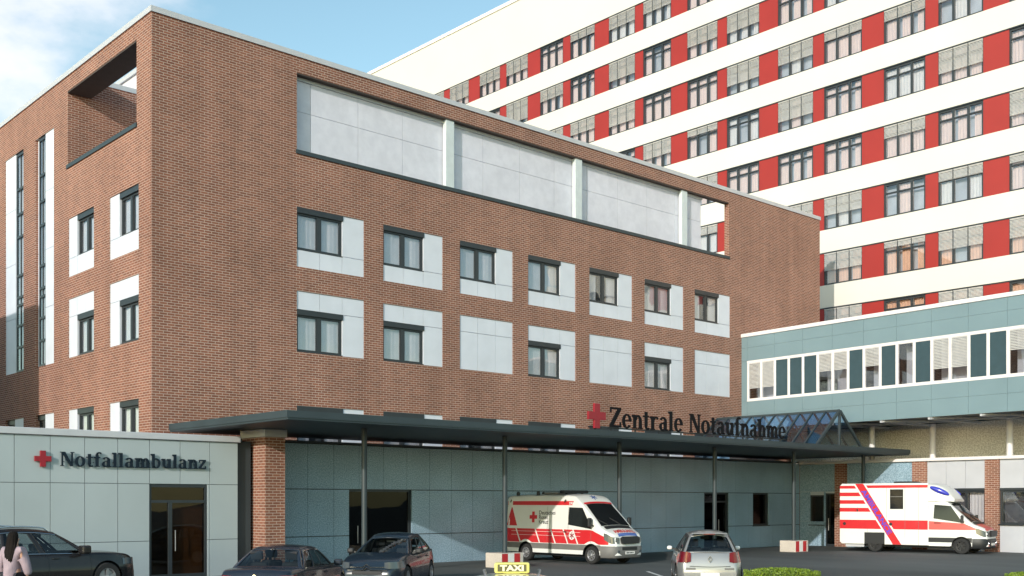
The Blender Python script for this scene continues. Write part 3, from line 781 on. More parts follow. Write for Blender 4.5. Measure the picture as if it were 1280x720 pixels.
# pebble-dash wall above
PB = thing('pebbledash_wall', 'sandy pebbledash wall on the low roof beneath the glazed bridge', 'wall', (55.0, 36.4, 4.58), RZL)
m = MB(); m.box(0, 20, 0, .3, 0, 4.2); m.build('wall_face', M_['pebble'], PB)

# ------------------------------------------------------------------ glazed bridge
BA = math.atan2(-.996, -.0865)
FB = thing('glazed_bridge', 'raised teal panelled bridge with a strip of white framed windows', 'bridge', (50.32, 36.44, 0), BA)
BL, BD = 24.0, 4.6
m = MB(); xs = [-.35, .37]+[.37+1.86*i for i in range(1, 13)]
for zz in (((6.40, 7.22), (7.22, 7.93)), ((10.17, 10.9), (10.9, 11.5))):
    m = MB()
    for a, b in zip(xs, xs[1:]):
        for z0, z1 in zz: m.box(a+.006, b-.006, 0, .06, z0+.004, z1-.004)
    m.build('teal_panel', M_['teal'], FB)
m = MB(); m.box(-.35, BL, .06, .2, 6.40, 7.93); m.box(-.35, BL, .06, .2, 10.17, 11.5); m.box(-.35, .3, .065, .2, 7.93, 10.17)
m.box(-.35, BL, BD-.1, BD, 6.4, 11.5); m.build('wall', M_['teal_dark'], FB)
m = MB(); m.box(-.36, .33, .0, .07, 7.935, 10.165); m.build('corner_panel', M_['teal'], FB)
m = MB(); m.box(-.4, BL, -.06, BD+.05, 11.5, 11.7); m.build('roof_edge', M_['whiteframe'], FB, bevel=.02)
m = MB(); m.box(-.35, BL, .2, BD-.1, 6.45, 6.6); m.build('deck', M_['slate'], FB)
m = MB(); m.box(.3, BL, .0, .12, 7.93, 8.03); m.box(.3, BL, .0, .12, 10.07, 10.17); m.build('window_rail', M_['whiteframe'], FB)
types = 'BBTTTbbTbTGTBBTTbGTBbTTG'
unit0 = None
for i, ty in enumerate(types):
    x0 = .35+.93*i; f = MB()
    f.box(x0, x0+.07, -.012, .12, 8.03, 10.07); f.box(x0+.07, x0+.11, .01, .1, 8.03, 10.07); f.box(x0+.89, x0+.93, .01, .1, 8.03, 10.07)
    f.box(x0+.11, x0+.89, .01, .1, 8.03, 8.08); f.box(x0+.11, x0+.89, .01, .1, 10.02, 10.07)
    o = f.build('window', M_['whiteframe'], FB)
    if ty == 'T':
        p = MB(); p.box(x0+.11, x0+.89, .03, .06, 8.08, 10.02); p.build('solid_panel', M_['teal_dark'], o)
    else:
        p = MB(); p.box(x0+.11, x0+.89, .04, .05, 8.08, 10.02); p.build('pane', M_['glass'], o)
        d = {'B': 1.45, 'b': .95, 'G': 0}[ty]
        if d:
            s = MB()
            for q in range(int(d/.07)): z = 9.99-q*.07; s.face([(x0+.1, .005, z-.03), (x0+.9, .005, z-.03), (x0+.9, .03, z+.02), (x0+.1, .03, z+.02)])
            s.build('blind', M_['blind'], o)
        p = MB(); p.box(x0, x0+.93, .9, .92, 8.0, 10.1); p.build('room_lining', M_['room_light'], o)
# braces and purlins under the bridge, columns
m = MB(); k = 0
for i in range(9):
    xa = 1.0+i*2.6; m.bar((xa, .1, 6.36), (xa+2.6, BD-.3, 6.36), .12, .08); m.bar((xa, .0, 6.33), (xa, BD, 6.33), .1, .1)
m.box(-.3, BL, 2.1, 2.25, 6.30, 6.40); m.build('brace', M_['coping'], FB)
for (v, uu) in ((29.87, 52.6), (27.2, 53.9), (22.7, 52.6), (18.0, 52.6)):
    d = Vector((uu-50.32, v-36.44)); ex = Vector((math.cos(BA), math.sin(BA))); ey = Vector((-math.sin(BA), math.cos(BA)))
    m = MB(); m.tube([(d.dot(ex), d.dot(ey), 4.585), (d.dot(ex), d.dot(ey), 6.40)], .15, 18); m.build('column', M_['whiteframe'], FB, smooth=40)

# ------------------------------------------------------------------ neighbouring block that throws the evening shadow
NB = thing('neighbouring_building', 'plain brick block beyond the left edge shading the side wall', 'building', (-9.0, 39.0, 0))
m = MB(); m.box(0, 12.9, 3.65, 26, 0, 14.9); m.build('wall', M_['brick'], NB)
m = MB(); m.box(-.1, 13.0, 3.55, 26.1, 14.9, 15.1); m.build('coping', M_['coping'], NB)

# ------------------------------------------------------------------ vehicles: shared shell tools
def frange(a, b, st):
    n = max(1, int(round((b-a)/st))); return [lerp(a, b, i/n) for i in range(n+1)]
class Shell:
    def __init__(s, x0, x1, ztop, W, base, arches, rtop=.10, crown=.04, levels=None, step=.07):
        s.x0, s.x1, s.ztop, s.W, s.base, s.arches, s.rtop, s.crown = x0, x1, ztop, W, base, arches, rtop, crown
        s.levels = levels or [.2+.1*i for i in range(30)]
        xs = set(round(x, 4) for x in frange(x0, x1, step))
        for (xc, zc, r) in arches:
            for i in range(19): xs.add(round(xc+r*math.cos(math.pi*i/18), 4))
        s.xs = sorted(x for x in xs if x0 <= x <= x1)
    def zlow(s, x):
        z = s.base(x)
        for (xc, zc, r) in s.arches:
            d = r*r-(x-xc)**2
            if d > 0: z = max(z, zc+math.sqrt(d))
        return z
    def half(s, x):
        zt = s.ztop(x); zl = s.zlow(x); rt = s.rtop if not callable(s.rtop) else s.rtop(x)
        ze = max(zl+.015, zt-rt); pts = []
        for lv in s.levels:
            z = min(max(lv, zl), ze); pts.append((s.W(x, z), z))
        pts.append((s.W(x, ze), ze)); w = s.W(x, ze); hz = max(zt-ze, .001)
        for k in (1, 2, 3, 4):
            a = R(22.5*k); pts.append((w-rt*(1-math.cos(a)), ze+hz*math.sin(a)))
        wt = w-rt
        for q in (.8, .55, .28, 0): pts.append((wt*q, ze+hz+s.crown*(1-q*q)))
        return pts
    def top(s, x, y):
        zt = s.ztop(x); rt = s.rtop if not callable(s.rtop) else s.rtop(x)
        w = s.W(x, max(zt-rt, s.zlow(x)))-rt; q = min(1, abs(y)/max(w, .01)); return zt+s.crown*(1-q*q)
    def mesh(s, keep=None):
        m = MB(); rings = []
        for x in s.xs:
            h = s.half(x); rings.append([(x, y, z) for y, z in h]+[(x, -y, z) for y, z in h[-2::-1]])
        for i in range(len(rings)-1):
            for j in range(len(rings[0])-1):
                q = [rings[i][j], rings[i+1][j], rings[i+1][j+1], rings[i][j+1]]
                c = [sum(p[k] for p in q)/4 for k in range(3)]
                if keep is None or keep(*c): m.face(q)
        if keep is None or keep(s.x0, 0, .8): m.face(rings[0][::-1])
        if keep is None or keep(s.x1, 0, .8): m.face(rings[-1])
        return m
    def side(s, corners, sg, eps=.006, nx=8, nz=3):
        """bilinear patch of four (x,z) corners laid on the side"""
        m = MB(); P = []
        (a, b, c, d) = corners
        for i in range(nx+1):
            row = []
            for j in range(nz+1):
                u, v = i/nx, j/nz
                x = lerp(lerp(a[0], b[0], u), lerp(d[0], c[0], u), v); z = lerp(lerp(a[1], b[1], u), lerp(d[1], c[1], u), v)
                row.append((x, sg*(s.W(x, z)+eps), z))
            P.append(row)
        m.grid(P); return m
    def front(s, f, y0, y1, t0, t1, eps=.012, ny=8, nt_=6):
        """patch on the top surface: x = f(t) , y in y0..y1 (per-t functions allowed)"""
        P = []
        for i in range(nt_+1):
            t = lerp(t0, t1, i/nt_); row = []
            a = y0(t) if callable(y0) else y0; b = y1(t) if callable(y1) else y1
            for j in range(ny+1):
                y = lerp(a, b, j/ny); row.append((t+eps*.6, y, s.top(t, y)+eps))
            P.append(row)
        m = MB(); m.grid(P); return m

def wheel(parent, x, y, z, r, w, sg, spokes=5, rim='rim', name='wheel', steel=False):
    m = MB()
    prof = [(r*.62, -w/2), (r*.93, -w/2), (r*.985, -w*.36), (r, -w*.2), (r, w*.2), (r*.985, w*.36), (r*.93, w/2), (r*.62, w/2), (r*.62, -w/2)]
    m.lathe(prof, 'y', 36)
    o = m.build(name, M_['tyre'], parent, smooth=50); o.location = (x, y, z)
    k = MB(); yo = sg*(w/2-.015)
    k.lathe([(r*.63, yo-sg*.10), (r*.63, yo+sg*.012), (r*.57, yo+sg*.008), (r*.55, yo-sg*.03), (r*.5, yo-sg*.05 if not steel else yo-sg*.025), (.001, yo-sg*.05 if not steel else yo-sg*.01)], 'y', 36)
    if steel:
        k.lathe([(r*.22, yo-sg*.01), (r*.20, yo+sg*.035), (r*.12, yo+sg*.05), (.001, yo+sg*.05)], 'y', 24)
    else:
        for i in range(spokes):
            a = 2*math.pi*i/spokes+.3; c, s_ = math.cos(a), math.sin(a)
            k.bar((c*r*.08, yo-sg*.01, s_*r*.08), (c*r*.57, yo-sg*.005, s_*r*.57), .07, .03, up=(0, 1, 0))
        k.lathe([(r*.16, yo-sg*.02), (r*.14, yo+sg*.015), (.001, yo+sg*.02)], 'y', 20)
    k.build('rim', M_[rim], o, smooth=40)
    if steel:
        h = MB()
        for i in range(8):
            a = 2*math.pi*i/8; h.lathe([(.001, yo-sg*.004), (r*.065, yo-sg*.004), (r*.065, yo-sg*.02)], 'y', 10, (math.cos(a)*r*.38, 0, math.sin(a)*r*.38))
        h.build('vent_hole', M_['black_plastic'], o)
    return o
def text_mesh(s, size, depth=.0, bold=0):
    cu_ = D.curves.new('text', 'FONT'); cu_.body = s; cu_.size = size; cu_.extrude = depth; cu_.offset = bold; cu_.resolution_u = 3
    o = D.objects.new('text', cu_); COL.objects.link(o); bpy.context.view_layer.update()
    dg = bpy.context.evaluated_depsgraph_get(); me = D.meshes.new_from_object(o.evaluated_get(dg))
    v = [tuple(p.co) for p in me.vertices]; f = [tuple(p.vertices) for p in me.polygons]
    D.objects.remove(o); D.curves.remove(cu_); D.meshes.remove(me)
    return v, f
def text_on(parent, s, size, fn, mat, name='lettering', bold=.0, width=None):
    """fn maps a text-plane point (x, y) to 3D"""
    v, f = text_mesh(s, size, 0, bold); m = MB()
    sc = 1
    if width: mxx = max(p[0] for p in v); sc = width/mxx
    m.v = [fn(p[0]*sc, p[1]) for p in v]; m.f = f
    return m.build(name, M_[mat], parent)
def star_of_life(parent, fn, r, mat, name='emblem'):
    m = MB()
    for k in range(3):
        a = R(90+60*k); c, s_ = math.cos(a), math.sin(a); w = r*.30/2
        q = [(c*r-s_*w, s_*r+c*w), (c*r+s_*w, s_*r-c*w), (-c*r+s_*w, -s_*r-c*w), (-c*r-s_*w, -s_*r+c*w)]
        m.face([fn(x, y, .0012*k) for x, y in q])
    return m.build(name, M_[mat], parent)
def disc(parent, fn, r, mat, name, n=24):
    m = MB(); m.face([fn(r*math.cos(2*math.pi*i/n), r*math.sin(2*math.pi*i/n), -.002) for i in range(n)]); return m.build(name, M_[mat], parent)

NOSE = [(-1.0, 2.66), (-.78, 2.50), (-.62, 2.36), (-.52, 2.27), (.0, 1.80), (.40, 1.43), (.50, 1.355), (.62, 1.30), (.85, 1.20), (.97, 1.12), (1.03, 1.02), (1.07, .80), (1.085, .50)]
def wplan(r): return smoothtable([(-.6, .99), (.0, .985), (.35, .965), (.65, .92), (.85, .86), (.98, .78), (1.085, .66)], r)
def sprinter_front(t, S, ax, hood_mat, sgs=(-1, 1)):
    """windscreen, lamps, grille, bumper, mirrors; ax = x of the front axle, S = shell"""
    m = S.front(None, lambda x: -lerp(.80, .72, (ax+.40-x)/.90), lambda x: lerp(.80, .72, (ax+.40-x)/.90), ax+.38, ax-.52, .012, 10, 10)
    ws = m.build('windscreen', M_['black_gloss'], t, smooth=40)
    for y in (-.42, .28): m = MB(); m.bar((ax+.40, y, S.top(ax+.40, y)+.03), (ax+.12, y-.35, S.top(ax+.12, y-.35)+.035), .022, .02); m.build('wiper', M_['black_plastic'], ws)
    m = S.front(None, -.72, .72, ax+.56, ax+.40, .014, 8, 3); m.build('cowl', M_['black_plastic'], t)
    # grille
    m = MB(); xg = ax+1.075
    m.extrude([(-.46, .80), (.46, .80), (.52, 1.02), (.40, 1.08), (-.40, 1.08), (-.52, 1.02)], -.10, .0)
    rot = Matrix(((0, -1, 0, xg), (1, 0, 0, 0), (0, 0, 1, 0), (0, 0, 0, 1)))
    g = m.build('grille', M_['black_plastic'], t, M=rot, bevel=.02)
    m = MB()
    for i in range(3): m.box(xg+.0, xg+.018, -.43, .43, .855+.07*i, .872+.07*i)
    m.build('grille_bar', M_['grey_plastic'], g)
    m = MB(); m.lathe([(.105, .0), (.105, .03), (.085, .03), (.085, .0)], 'x', 28, (xg+.01, 0, .945))
    for a in (90, 210, 330):
        c, s_ = math.cos(R(a)), math.sin(R(a)); m.bar((xg+.03, 0, .945), (xg+.03, c*.09, .945+s_*.09), .03, .02)
    m.build('emblem', M_['chrome'], g)
    # bumper wraps round the nose
    P = []
    for z in (.26, .32, .48, .66, .71):
        row = []
        for i in range(25):
            q = -1+2*i/24; a = abs(q)
            if a < .62: x = ax+1.10-.03*(a/.62)**2; y = q/.62*.70
            else:
                u = (a-.62)/.38; x = ax+1.07-.60*u; y = math.copysign(max(wplan(x-ax)+.018, .70), q)
            off = {.26: -.06, .32: -.01, .48: .012, .66: .012, .71: -.01}[z]
            n = Vector((x-(ax+.1), y*.9, 0)).normalized()*off; row.append((x+n.x, y+n.y, z))
        P.append(row)
    m = MB(); m.grid(P); bp_ = m.build('bumper', M_['bumper_mat'], t, smooth=50)
    m = MB(); m.box(ax+1.0, ax+1.118, -.42, .42, .55, .68); m.build('air_intake', M_['black_plastic'], bp_, bevel=.02)
    for sg in (-1, 1):
        lm = MB(); P = []
        for (x0, z0, x1, z1) in ((ax+.62, .95, ax+.60, 1.20), (ax+.78, .86, ax+.72, 1.17), (ax+.92, .80, ax+.86, 1.10), (ax+1.0, .80, ax+.97, 1.05)):
            P.append([(lerp(x0, x1, j/4)+.004, sg*(S.W(lerp(x0, x1, j/4), lerp(z0, z1, j/4))+.012), lerp(z0, z1, j/4)) for j in range(5)])
        P.append([(ax+1.075, sg*.56, .80+.06*j) for j in range(5)])
        lm.grid(P); lo = lm.build('headlamp', M_['lamp'], t, smooth=50)
        lm = MB(); lm.lathe([(.001, .03), (.075, .03), (.085, .0)], 'x', 18, (ax+1.03, sg*.64, .92)); lm.build('reflector', M_['chrome'], lo)
        fl = MB(); fl.lathe([(.001, .02), (.055, .02), (.06, .0)], 'x', 18, (ax+1.09, sg*.60, .50)); fl.build('fog_lamp', M_['lamp'], t)
        # mirror
        mm = MB(); mm.box(ax+.02, ax+.13, min(sg*1.04, sg*1.22), max(sg*1.04, sg*1.22), 1.44, 1.78)
        mo = mm.build('mirror', M_['black_plastic'], t, bevel=.04)
        mm = MB(); mm.bar((ax+.10, sg*.93, 1.46), (ax+.09, sg*1.06, 1.52), .05); mm.build('mirror_arm', M_['black_plastic'], mo)
    m = MB(); m.box(ax+1.115, ax+1.13, -.26, .26, .40, .51); pl = m.build('number_plate', M_['plate'], t)
M_['bumper_mat'] = M_['grey_plastic']

# ------------------------------------------------------------------ panel van ambulance under the canopy
def panel_van():
    t = thing('ambulance_van', 'white ambulance van with red slashed band parked under the canopy', 'ambulance', (31.32, 30.80, 0), R(-90))
    ax, rx = 1.83, -1.83
    def zt(x):
        r = x-ax
        if r > -1.0: return smoothtable([(-1.0, 2.62)]+NOSE[1:], r)
        return smoothtable([(-4.93, 2.52), (-4.82, 2.60), (-4.5, 2.645), (-1.6, 2.66), (-1.0, 2.62)], r)
    def W(x, z):
        w = wplan(x-ax); 
        if x-ax < -4.7: w -= .05*min(1, (-4.7-(x-ax))/.23)
        return w-.045*max(0, z-.5)
    base = lambda x: .36 if x-ax < .45 else .30
    S = Shell(ax-4.93, ax+1.085, zt, W, base, [(ax, .36, .43), (rx, .36, .43)], lambda x: .13 if x < ax-.9 else .09, .05, [.36, .52, .74, .9, 1.1, 1.3, 1.5, 1.8, 2.1, 2.3, 2.45])
    lowband = lambda x, y, z: .50 < z < .74 and abs(y) > .6 and x < ax+.45
    S.mesh(lambda x, y, z: not lowband(x, y, z)).build('body', M_['van_white'], t, smooth=40, merge=True)
    for sg in (-1, 1):
        for a, b in ((-9, rx), (rx, ax), (ax, 9)): S.mesh(lambda x, y, z: lowband(x, y, z) and y*sg > 0 and a < x < b).build('side_cladding', M_['grey_plastic'], t, smooth=40)
    m = MB(); m.box(S.x0+.1, ax+.9, -.72, .72, .24, .8); m.build('underbody', M_['black_plastic'], t)
    for x in (ax, rx):
        for sg in (-1, 1): wheel(t, x, sg*.86, .345, .345, .225, sg, rim='rim', steel=True)
    M_['bumper_mat'] = M_['grey_plastic']
    sprinter_front(t, S, ax, 'van_white')
    for sg in (-1, 1):
        # cab window and livery
        w_ = S.side([(ax-1.27, 1.50), (ax+.02, 1.34), (ax-.50, 2.16), (ax-1.22, 2.18)], sg, .008, 8, 5); w_.build('side_window', M_['black_gloss'], t, smooth=40)
        S.side([(S.x0+.12, 2.26), (ax-1.05, 2.26), (ax-.98, 2.42), (S.x0+.10, 2.42)], sg, .005, 10, 2).build('red_stripe', M_['van_red'], t)
        xa = [S.x0+.03, rx-.52]; top = 1.31
        def zb(x):
            z = .76
            for xc in (ax, rx):
                d = .52**2-(x-xc)**2
                if d > 0: z = max(z, .36+math.sqrt(d))
            return z
        # lower red band in slanted fields with white gaps
        cuts = [S.x0+.04, -2.16, -1.02, -.12, .58, 1.12, ax+.84]
        for a, b in zip(cuts, cuts[1:]):
            n = 14; P = []
            for i in range(n+1):
                row = []
                for j in range(5):
                    v = j/4; sl0 = 0 if a == cuts[0] else -.28*v; sl1 = 0 if b == cuts[-1] else -.28*v
                    x = lerp(a+sl0+.035, b+sl1-.035, i/n); tz = top if x < ax+.0 else lerp(top, .98, max(0, (x-ax)/.84))
                    z = lerp(zb(x), tz, v); row.append((x, sg*(S.W(x, z)+.005), z))
                P.append(row)
            m = MB(); m.grid(P); m.build('red_band', M_['van_red'], t, smooth=40)
        for z in (1.05, 1.20): S.side([(S.x0+.05, z), (1.25, z), (1.25, z+.012), (S.x0+.05, z+.012)], sg, .008, 12, 1).build('white_line', M_['van_white'], t)
        S.side([(S.x0+.06, 1.42), (-2.38, 1.42), (-2.70, 2.17), (-2.74, 2.17)], sg, .005, 3, 6).build('red_wedge', M_['van_red'], t)
        for xd in (-.60, .57, ax-.02):
            S.side([(xd, .80), (xd+.012, .80), (xd+.012, 2.2 if xd < 1 else 1.3), (xd, 2.2 if xd < 1 else 1.3)], sg, .009, 1, 6).build('door_seam', M_['grey_plastic'], t)
        hm = S.side([(.36, 1.20), (.52, 1.20), (.52, 1.235), (.36, 1.235)], sg, .03, 2, 1); hm.build('door_handle', M_['black_plastic'], t, solid=.02)
        fn = lambda x, y, e=0, sg=sg: (.80-sg*x*-1 if sg > 0 else .80+x, sg*(S.W(.8, 1.08+y)+.012+e), 1.08+y)
        disc(t, fn, .17, 'van_white', 'emblem_disc'); star_of_life(t, fn, .13, 'cross_red')
        cm_ = MB(); s = .44; a_ = .075
        for q in ([(-a_, -.22), (a_, -.22), (a_, .22), (-a_, .22)], [(-.22, -a_), (-a_, -a_), (-a_, a_), (-.22, a_)], [(a_, -a_), (.22, -a_), (.22, a_), (a_, a_)]):
            cm_.face([(-1.42+x, sg*(S.W(-1.42, 1.78+z)+.007), 1.78+z) for x, z in q])
        cm_.build('red_cross', M_['van_red'], t)
        for i, wd in enumerate(('Deutsches', 'Rotes', 'Kreuz')):
            z0 = 1.885-.185*i; xs0 = -1.10 if sg < 0 else -1.70
            text_on(t, wd, .225, lambda x, y, sg=sg, z0=z0, xs0=xs0: (xs0-sg*x, sg*(S.W(-1, z0+y)+.008), z0+y), 'text_black', bold=.002)
        text_on(t, 'DRK', .13, lambda x, y, sg=sg: ((.60 if sg < 0 else .92)-sg*x, sg*(S.W(.7, 2.30+y)+.009), 2.29+y), 'van_white', bold=.004)
    # bonnet: blue edge, lettering, emblem above the windscreen, red brow
    m = S.front(None, -.52, .52, ax+1.02, ax+.93, .012, 8, 3); m.build('blue_strip', M_['blue_strip'], t)
    text_on(t, 'AMBULANZ', .21, lambda x, y: (ax+.90-y*1.35, -.56+x, S.top(ax+.90-y*1.35, -.56+x)+.016), 'van_red', bold=.006, width=1.12)
    m = S.front(None, -.78, .78, ax-.53, ax-.60, .012, 8, 2); m.build('red_brow', M_['van_red'], t)
    star_of_life(t, lambda x, y, e=0: (ax-.80-y*.75, x, S.top(ax-.80-y*.75, x)+.016+e), .17, 'blue_strip')
    # beacons and roof bar
    for (x, y) in ((-2.55, .72), (-2.55, -.72), (-1.35, -.72), (-1.35, .72)):
        m = MB(); m.lathe([(.001, .17), (.055, .16), (.075, .10), (.075, .0)], 'z', 18, (x, y, S.top(x, y)-.01)); m.build('beacon', M_['black_plastic'], t, smooth=40)
    m = MB(); m.box(-.15, .10, -.70, .70, S.top(0, 0)+.02, S.top(0, 0)+.14); m.box(-.06, .02, -.5, -.4, S.top(0, 0)-.03, S.top(0, 0)+.03); m.box(-.06, .02, .4, .5, S.top(0, 0)-.03, S.top(0, 0)+.03)
    m.build('light_bar', M_['black_plastic'], t, bevel=.03)
    m = MB(); m.box(-1.2, -.4, -.55, .55, S.top(-.5, 0)-.02, S.top(-.5, 0)+.07); m.build('roof_vent', M_['grey_plastic'], t, bevel=.03)
    for x in (-2.7, .45):
        m = MB(); m.tube([(x-.1, -.925, 2.38), (x+.03, -1.0, 2.47)], .022, 8); m.build('side_marker', M_['black_plastic'], t)
    text_on(t, 'RK·1903', .085, lambda x, y: (ax+1.132, -.22+x, .425+y), 'text_black', width=.44) if False else None
    for o in kids(t):
        if o.name.startswith('number_plate'):
            m = MB(); 
            for i, wd_ in enumerate((.07, .05, .06, .06, .05)): m.box(ax+1.131, ax+1.132, -.21+.085*i, -.21+.085*i+wd_, .43, .48)
            m.build('plate_marks', M_['text_black'], o)
    return t
panel_van()

# ------------------------------------------------------------------ box ambulance at the right
def box_ambulance():
    t = thing('box_ambulance', 'white box bodied ambulance with diagonal red band and red bonnet beside the low wing', 'ambulance', (49.38, 25.35, 0), math.atan2(-.988, .157))
    ax, rx = 2.0, -2.0
    def zt(x):
        r = x-ax
        if r > -1.0: return smoothtable([(-1.0, 2.50), (-.78, 2.43)]+NOSE[2:], r)
        return 2.5
    W = lambda x, z: wplan(x-ax)-.045*max(0, z-.5)
    S = Shell(.50, ax+1.085, zt, W, lambda x: .36 if x-ax < .45 else .30, [(ax, .36, .44)], .09, .05, [.36, .52, .74, .9, 1.1, 1.3, 1.5, 1.8, 2.1, 2.3])
    low = lambda x, y, z: .60 < z < .76 and abs(y) > .6 and x < ax+.45
    red = lambda x, y, z: x > ax+.50 and z > S.ztop(x)-.05 and abs(y) < .62
    S.mesh(lambda x, y, z: not low(x, y, z) and not red(x, y, z)).build('cab', M_['van_white'], t, smooth=40, merge=True)
    for sg in (-1, 1):
        for a, b in ((-9, ax), (ax, 9)): S.mesh(lambda x, y, z: low(x, y, z) and y*sg > 0 and a < x < b).build('side_cladding', M_['black_plastic'], t, smooth=40)
    S.mesh(lambda x, y, z: not low(x, y, z) and red(x, y, z)).build('bonnet', M_['coral'], t, smooth=40)
    M_['bumper_mat'] = M_['black_plastic']; sprinter_front(t, S, ax, 'coral')
    m = MB(); m.box(-3.4, ax+.9, -.72, .72, .26, .8); m.build('underbody', M_['black_plastic'], t)
    for x in (ax, rx):
        for sg in (-1, 1): wheel(t, x, sg*.87, .36, .36, .23, sg, rim='rim_dark', spokes=6)
    # box body with a rounded edge and a cut for the rear wheel
    hw = 1.02; zb_, zt_ = .36, 3.27
    m = MB(); x0, x1 = -3.72, .53
    sidepoly = [(x0+.0, zb_+.1), (x0+.1, zb_), (rx-.50, zb_), (rx-.50, .92), (rx+.48, .92), (rx+.48, zb_), (x1, zb_), (x1, zt_-.03), (x1-.03, zt_), (x0+.12, zt_), (x0, zt_-.10)]
    m.extrude(sidepoly, -hw, hw)
    m.build('box_body', M_['van_white'], t, bevel=.035)
    m = MB(); m.box(rx-.51, rx+.49, -.99, .99, .38, .915); m.build('wheel_well', M_['black_plastic'], t)
    # fairing with blue lamps above the cab
    P = []
    for i in range(13):
        u = i/12; x = lerp(.50, 1.62, u); z1 = lerp(3.25, 2.52, u**2.6); hwid = lerp(1.0, .74, u**2.2); zlo = lerp(2.44, 2.40, u)
        row = []
        for j in range(15):
            a = math.pi*j/14; ca, sa = math.cos(a), math.sin(a)
            row.append((x, hwid*math.copysign(abs(ca)**.45, ca), zlo+(z1-zlo)*abs(sa)**.45))
        P.append(row)
    m = MB(); m.grid(P); m.face(P[-1]); fa = m.build('roof_fairing', M_['van_white'], t, smooth=50)
    for sg in (-1, 1):
        q = MB(); rows = []
        ax1 = Vector((.90, sg*-.17, -.40)).normalized(); ay1 = Vector((.36, 0, .93)).normalized(); nn = ax1.cross(ay1)
        for i in range(13):
            th = math.pi*i/12; row = []
            for j in range(17):
                ph = 2*math.pi*j/16; p = Vector((1.02, sg*.955, 2.90))+ax1*(.46*math.cos(th))+ay1*(.125*math.sin(th)*math.cos(ph))+nn*(.10*math.sin(th)*math.sin(ph)); row.append(tuple(p))
            rows.append(row)
        q.grid(rows); q.build('blue_lamp', M_['blue_lens'], fa, smooth=60)
    # livery of the box: stripes, bands, diagonal
    def flat(corners, sg, e=.004):
        m = MB(); m.face([(x, sg*(hw+e), z) for x, z in corners]); return m
    dx = lambda z: lerp(-2.755, -.91, (3.27-z)/(3.27-.36)) # centre of the diagonal at height z
    for sg in (-1, 1):
        hw_d = .20; gap = .09
        def left(z): return dx(z)-hw_d-gap
        def right(z): return dx(z)+hw_d+gap
        for z0, z1 in ((3.03, 3.17), (2.66, 2.84), (2.29, 2.47), (1.91, 2.10), (1.09, 1.52)):
            flat([(x0+.01, z0), (left(z0), z0), (left(z1), z1), (x0+.01, z1)], sg).build('red_stripe', M_['van_red'], t)
        for z0, z1 in ((3.05, 3.18), (1.09, 1.52)):
            flat([(right(z0), z0), (x1-.02, z0), (x1-.02, z1), (right(z1), z1)], sg).build('red_stripe', M_['van_red'], t)
        flat([(dx(.37)-hw_d, .37), (dx(.37)+hw_d, .37), (dx(3.26)+hw_d, 3.26), (dx(3.26)-hw_d, 3.26)], sg).build('diagonal_band', M_['van_red'], t)
        ang = math.atan2(.36-3.27, -.91+2.755)
        ca, sa = math.cos(ang), math.sin(ang); st = (dx(2.95), 2.95)
        # letters upright one after another down the band
        if sg < 0:
            text_on(t, 'AMBULANCE', .33, lambda x, y: (st[0]+ca*x-sa*(y-.115), -(hw+.008), st[1]+sa*x+ca*(y-.115)), 'blue_foil', bold=.01, width=2.45)
        f = flat([(-1.25, 2.05), (-.63, 2.05), (-.63, 2.98), (-1.25, 2.98)], sg, .012); wo = f.build('side_window', M_['black_gloss'], t, solid=.012)
        f = MB(); f.box(-1.23, -.65, min(sg*(hw+.013), sg*(hw+.02)), max(sg*(hw+.013), sg*(hw+.02)), 2.62, 2.65); f.build('window_bar', M_['grey_plastic'], wo)
        for (a, b) in ((-1.42, 1.45), (-.55, .7), (.08, .36), (-2.35, .95)):
            flat([(a, b), (a+.012, b), (a+.012, 3.05 if a > -2 else 1.08), (a, 3.05 if a > -2 else 1.08)], sg, .006).build('panel_seam', M_['grey_plastic'], t)
        for hx in (-3.48, -1.22):
            f = MB(); f.lathe([(.001, sg*(hw+.03)), (.07, sg*(hw+.025)), (.08, sg*hw)], 'y', 16, (hx, 0, 1.33)); f.build('door_handle', M_['black_plastic'], t)
        f = MB(); f.box(-2.86, -2.80, min(sg*hw, sg*(hw+.03)), max(sg*hw, sg*(hw+.03)), 1.93, 2.05); f.build('latch', M_['chrome'], t)
        f = MB(); f.box(x0+.25, rx-.55, min(sg*.86, sg*.9), max(sg*.86, sg*.9), .22, .36); f.build('rear_skirt', M_['coping'], t)
        f = MB(); f.box(.56, ax-.50, min(sg*.93, sg*.985), max(sg*.93, sg*.985), .34, .58); f.build('side_step', M_['van_white'], t, bevel=.01)
        # cab window and red band
        w_ = S.side([(ax-1.26, 1.62), (ax+.06, 1.42), (ax-.48, 2.20), (ax-1.22, 2.26)], sg, .008, 8, 5); w_.build('cab_window', M_['black_gloss'], t, smooth=40)
        w_ = S.side([(.54, 1.10), (ax+.80, 1.10), (ax+.10, 1.40), (.54, 1.50)], sg, .005, 18, 4); w_.build('red_band', M_['coral'], t, smooth=40)
        w_ = S.side([(ax-1.22, 1.40), (ax-.92, 1.40), (ax-.92, 1.43), (ax-1.22, 1.43)], sg, .025, 2, 1); w_.build('cab_handle', M_['black_plastic'], t, solid=.02)
    m = MB(); m.box(-1.25, -.35, -.55, .55, zt_-.01, zt_+.09); m.build('roof_vent', M_['black_plastic'], t, bevel=.03)
    return t
box_ambulance()

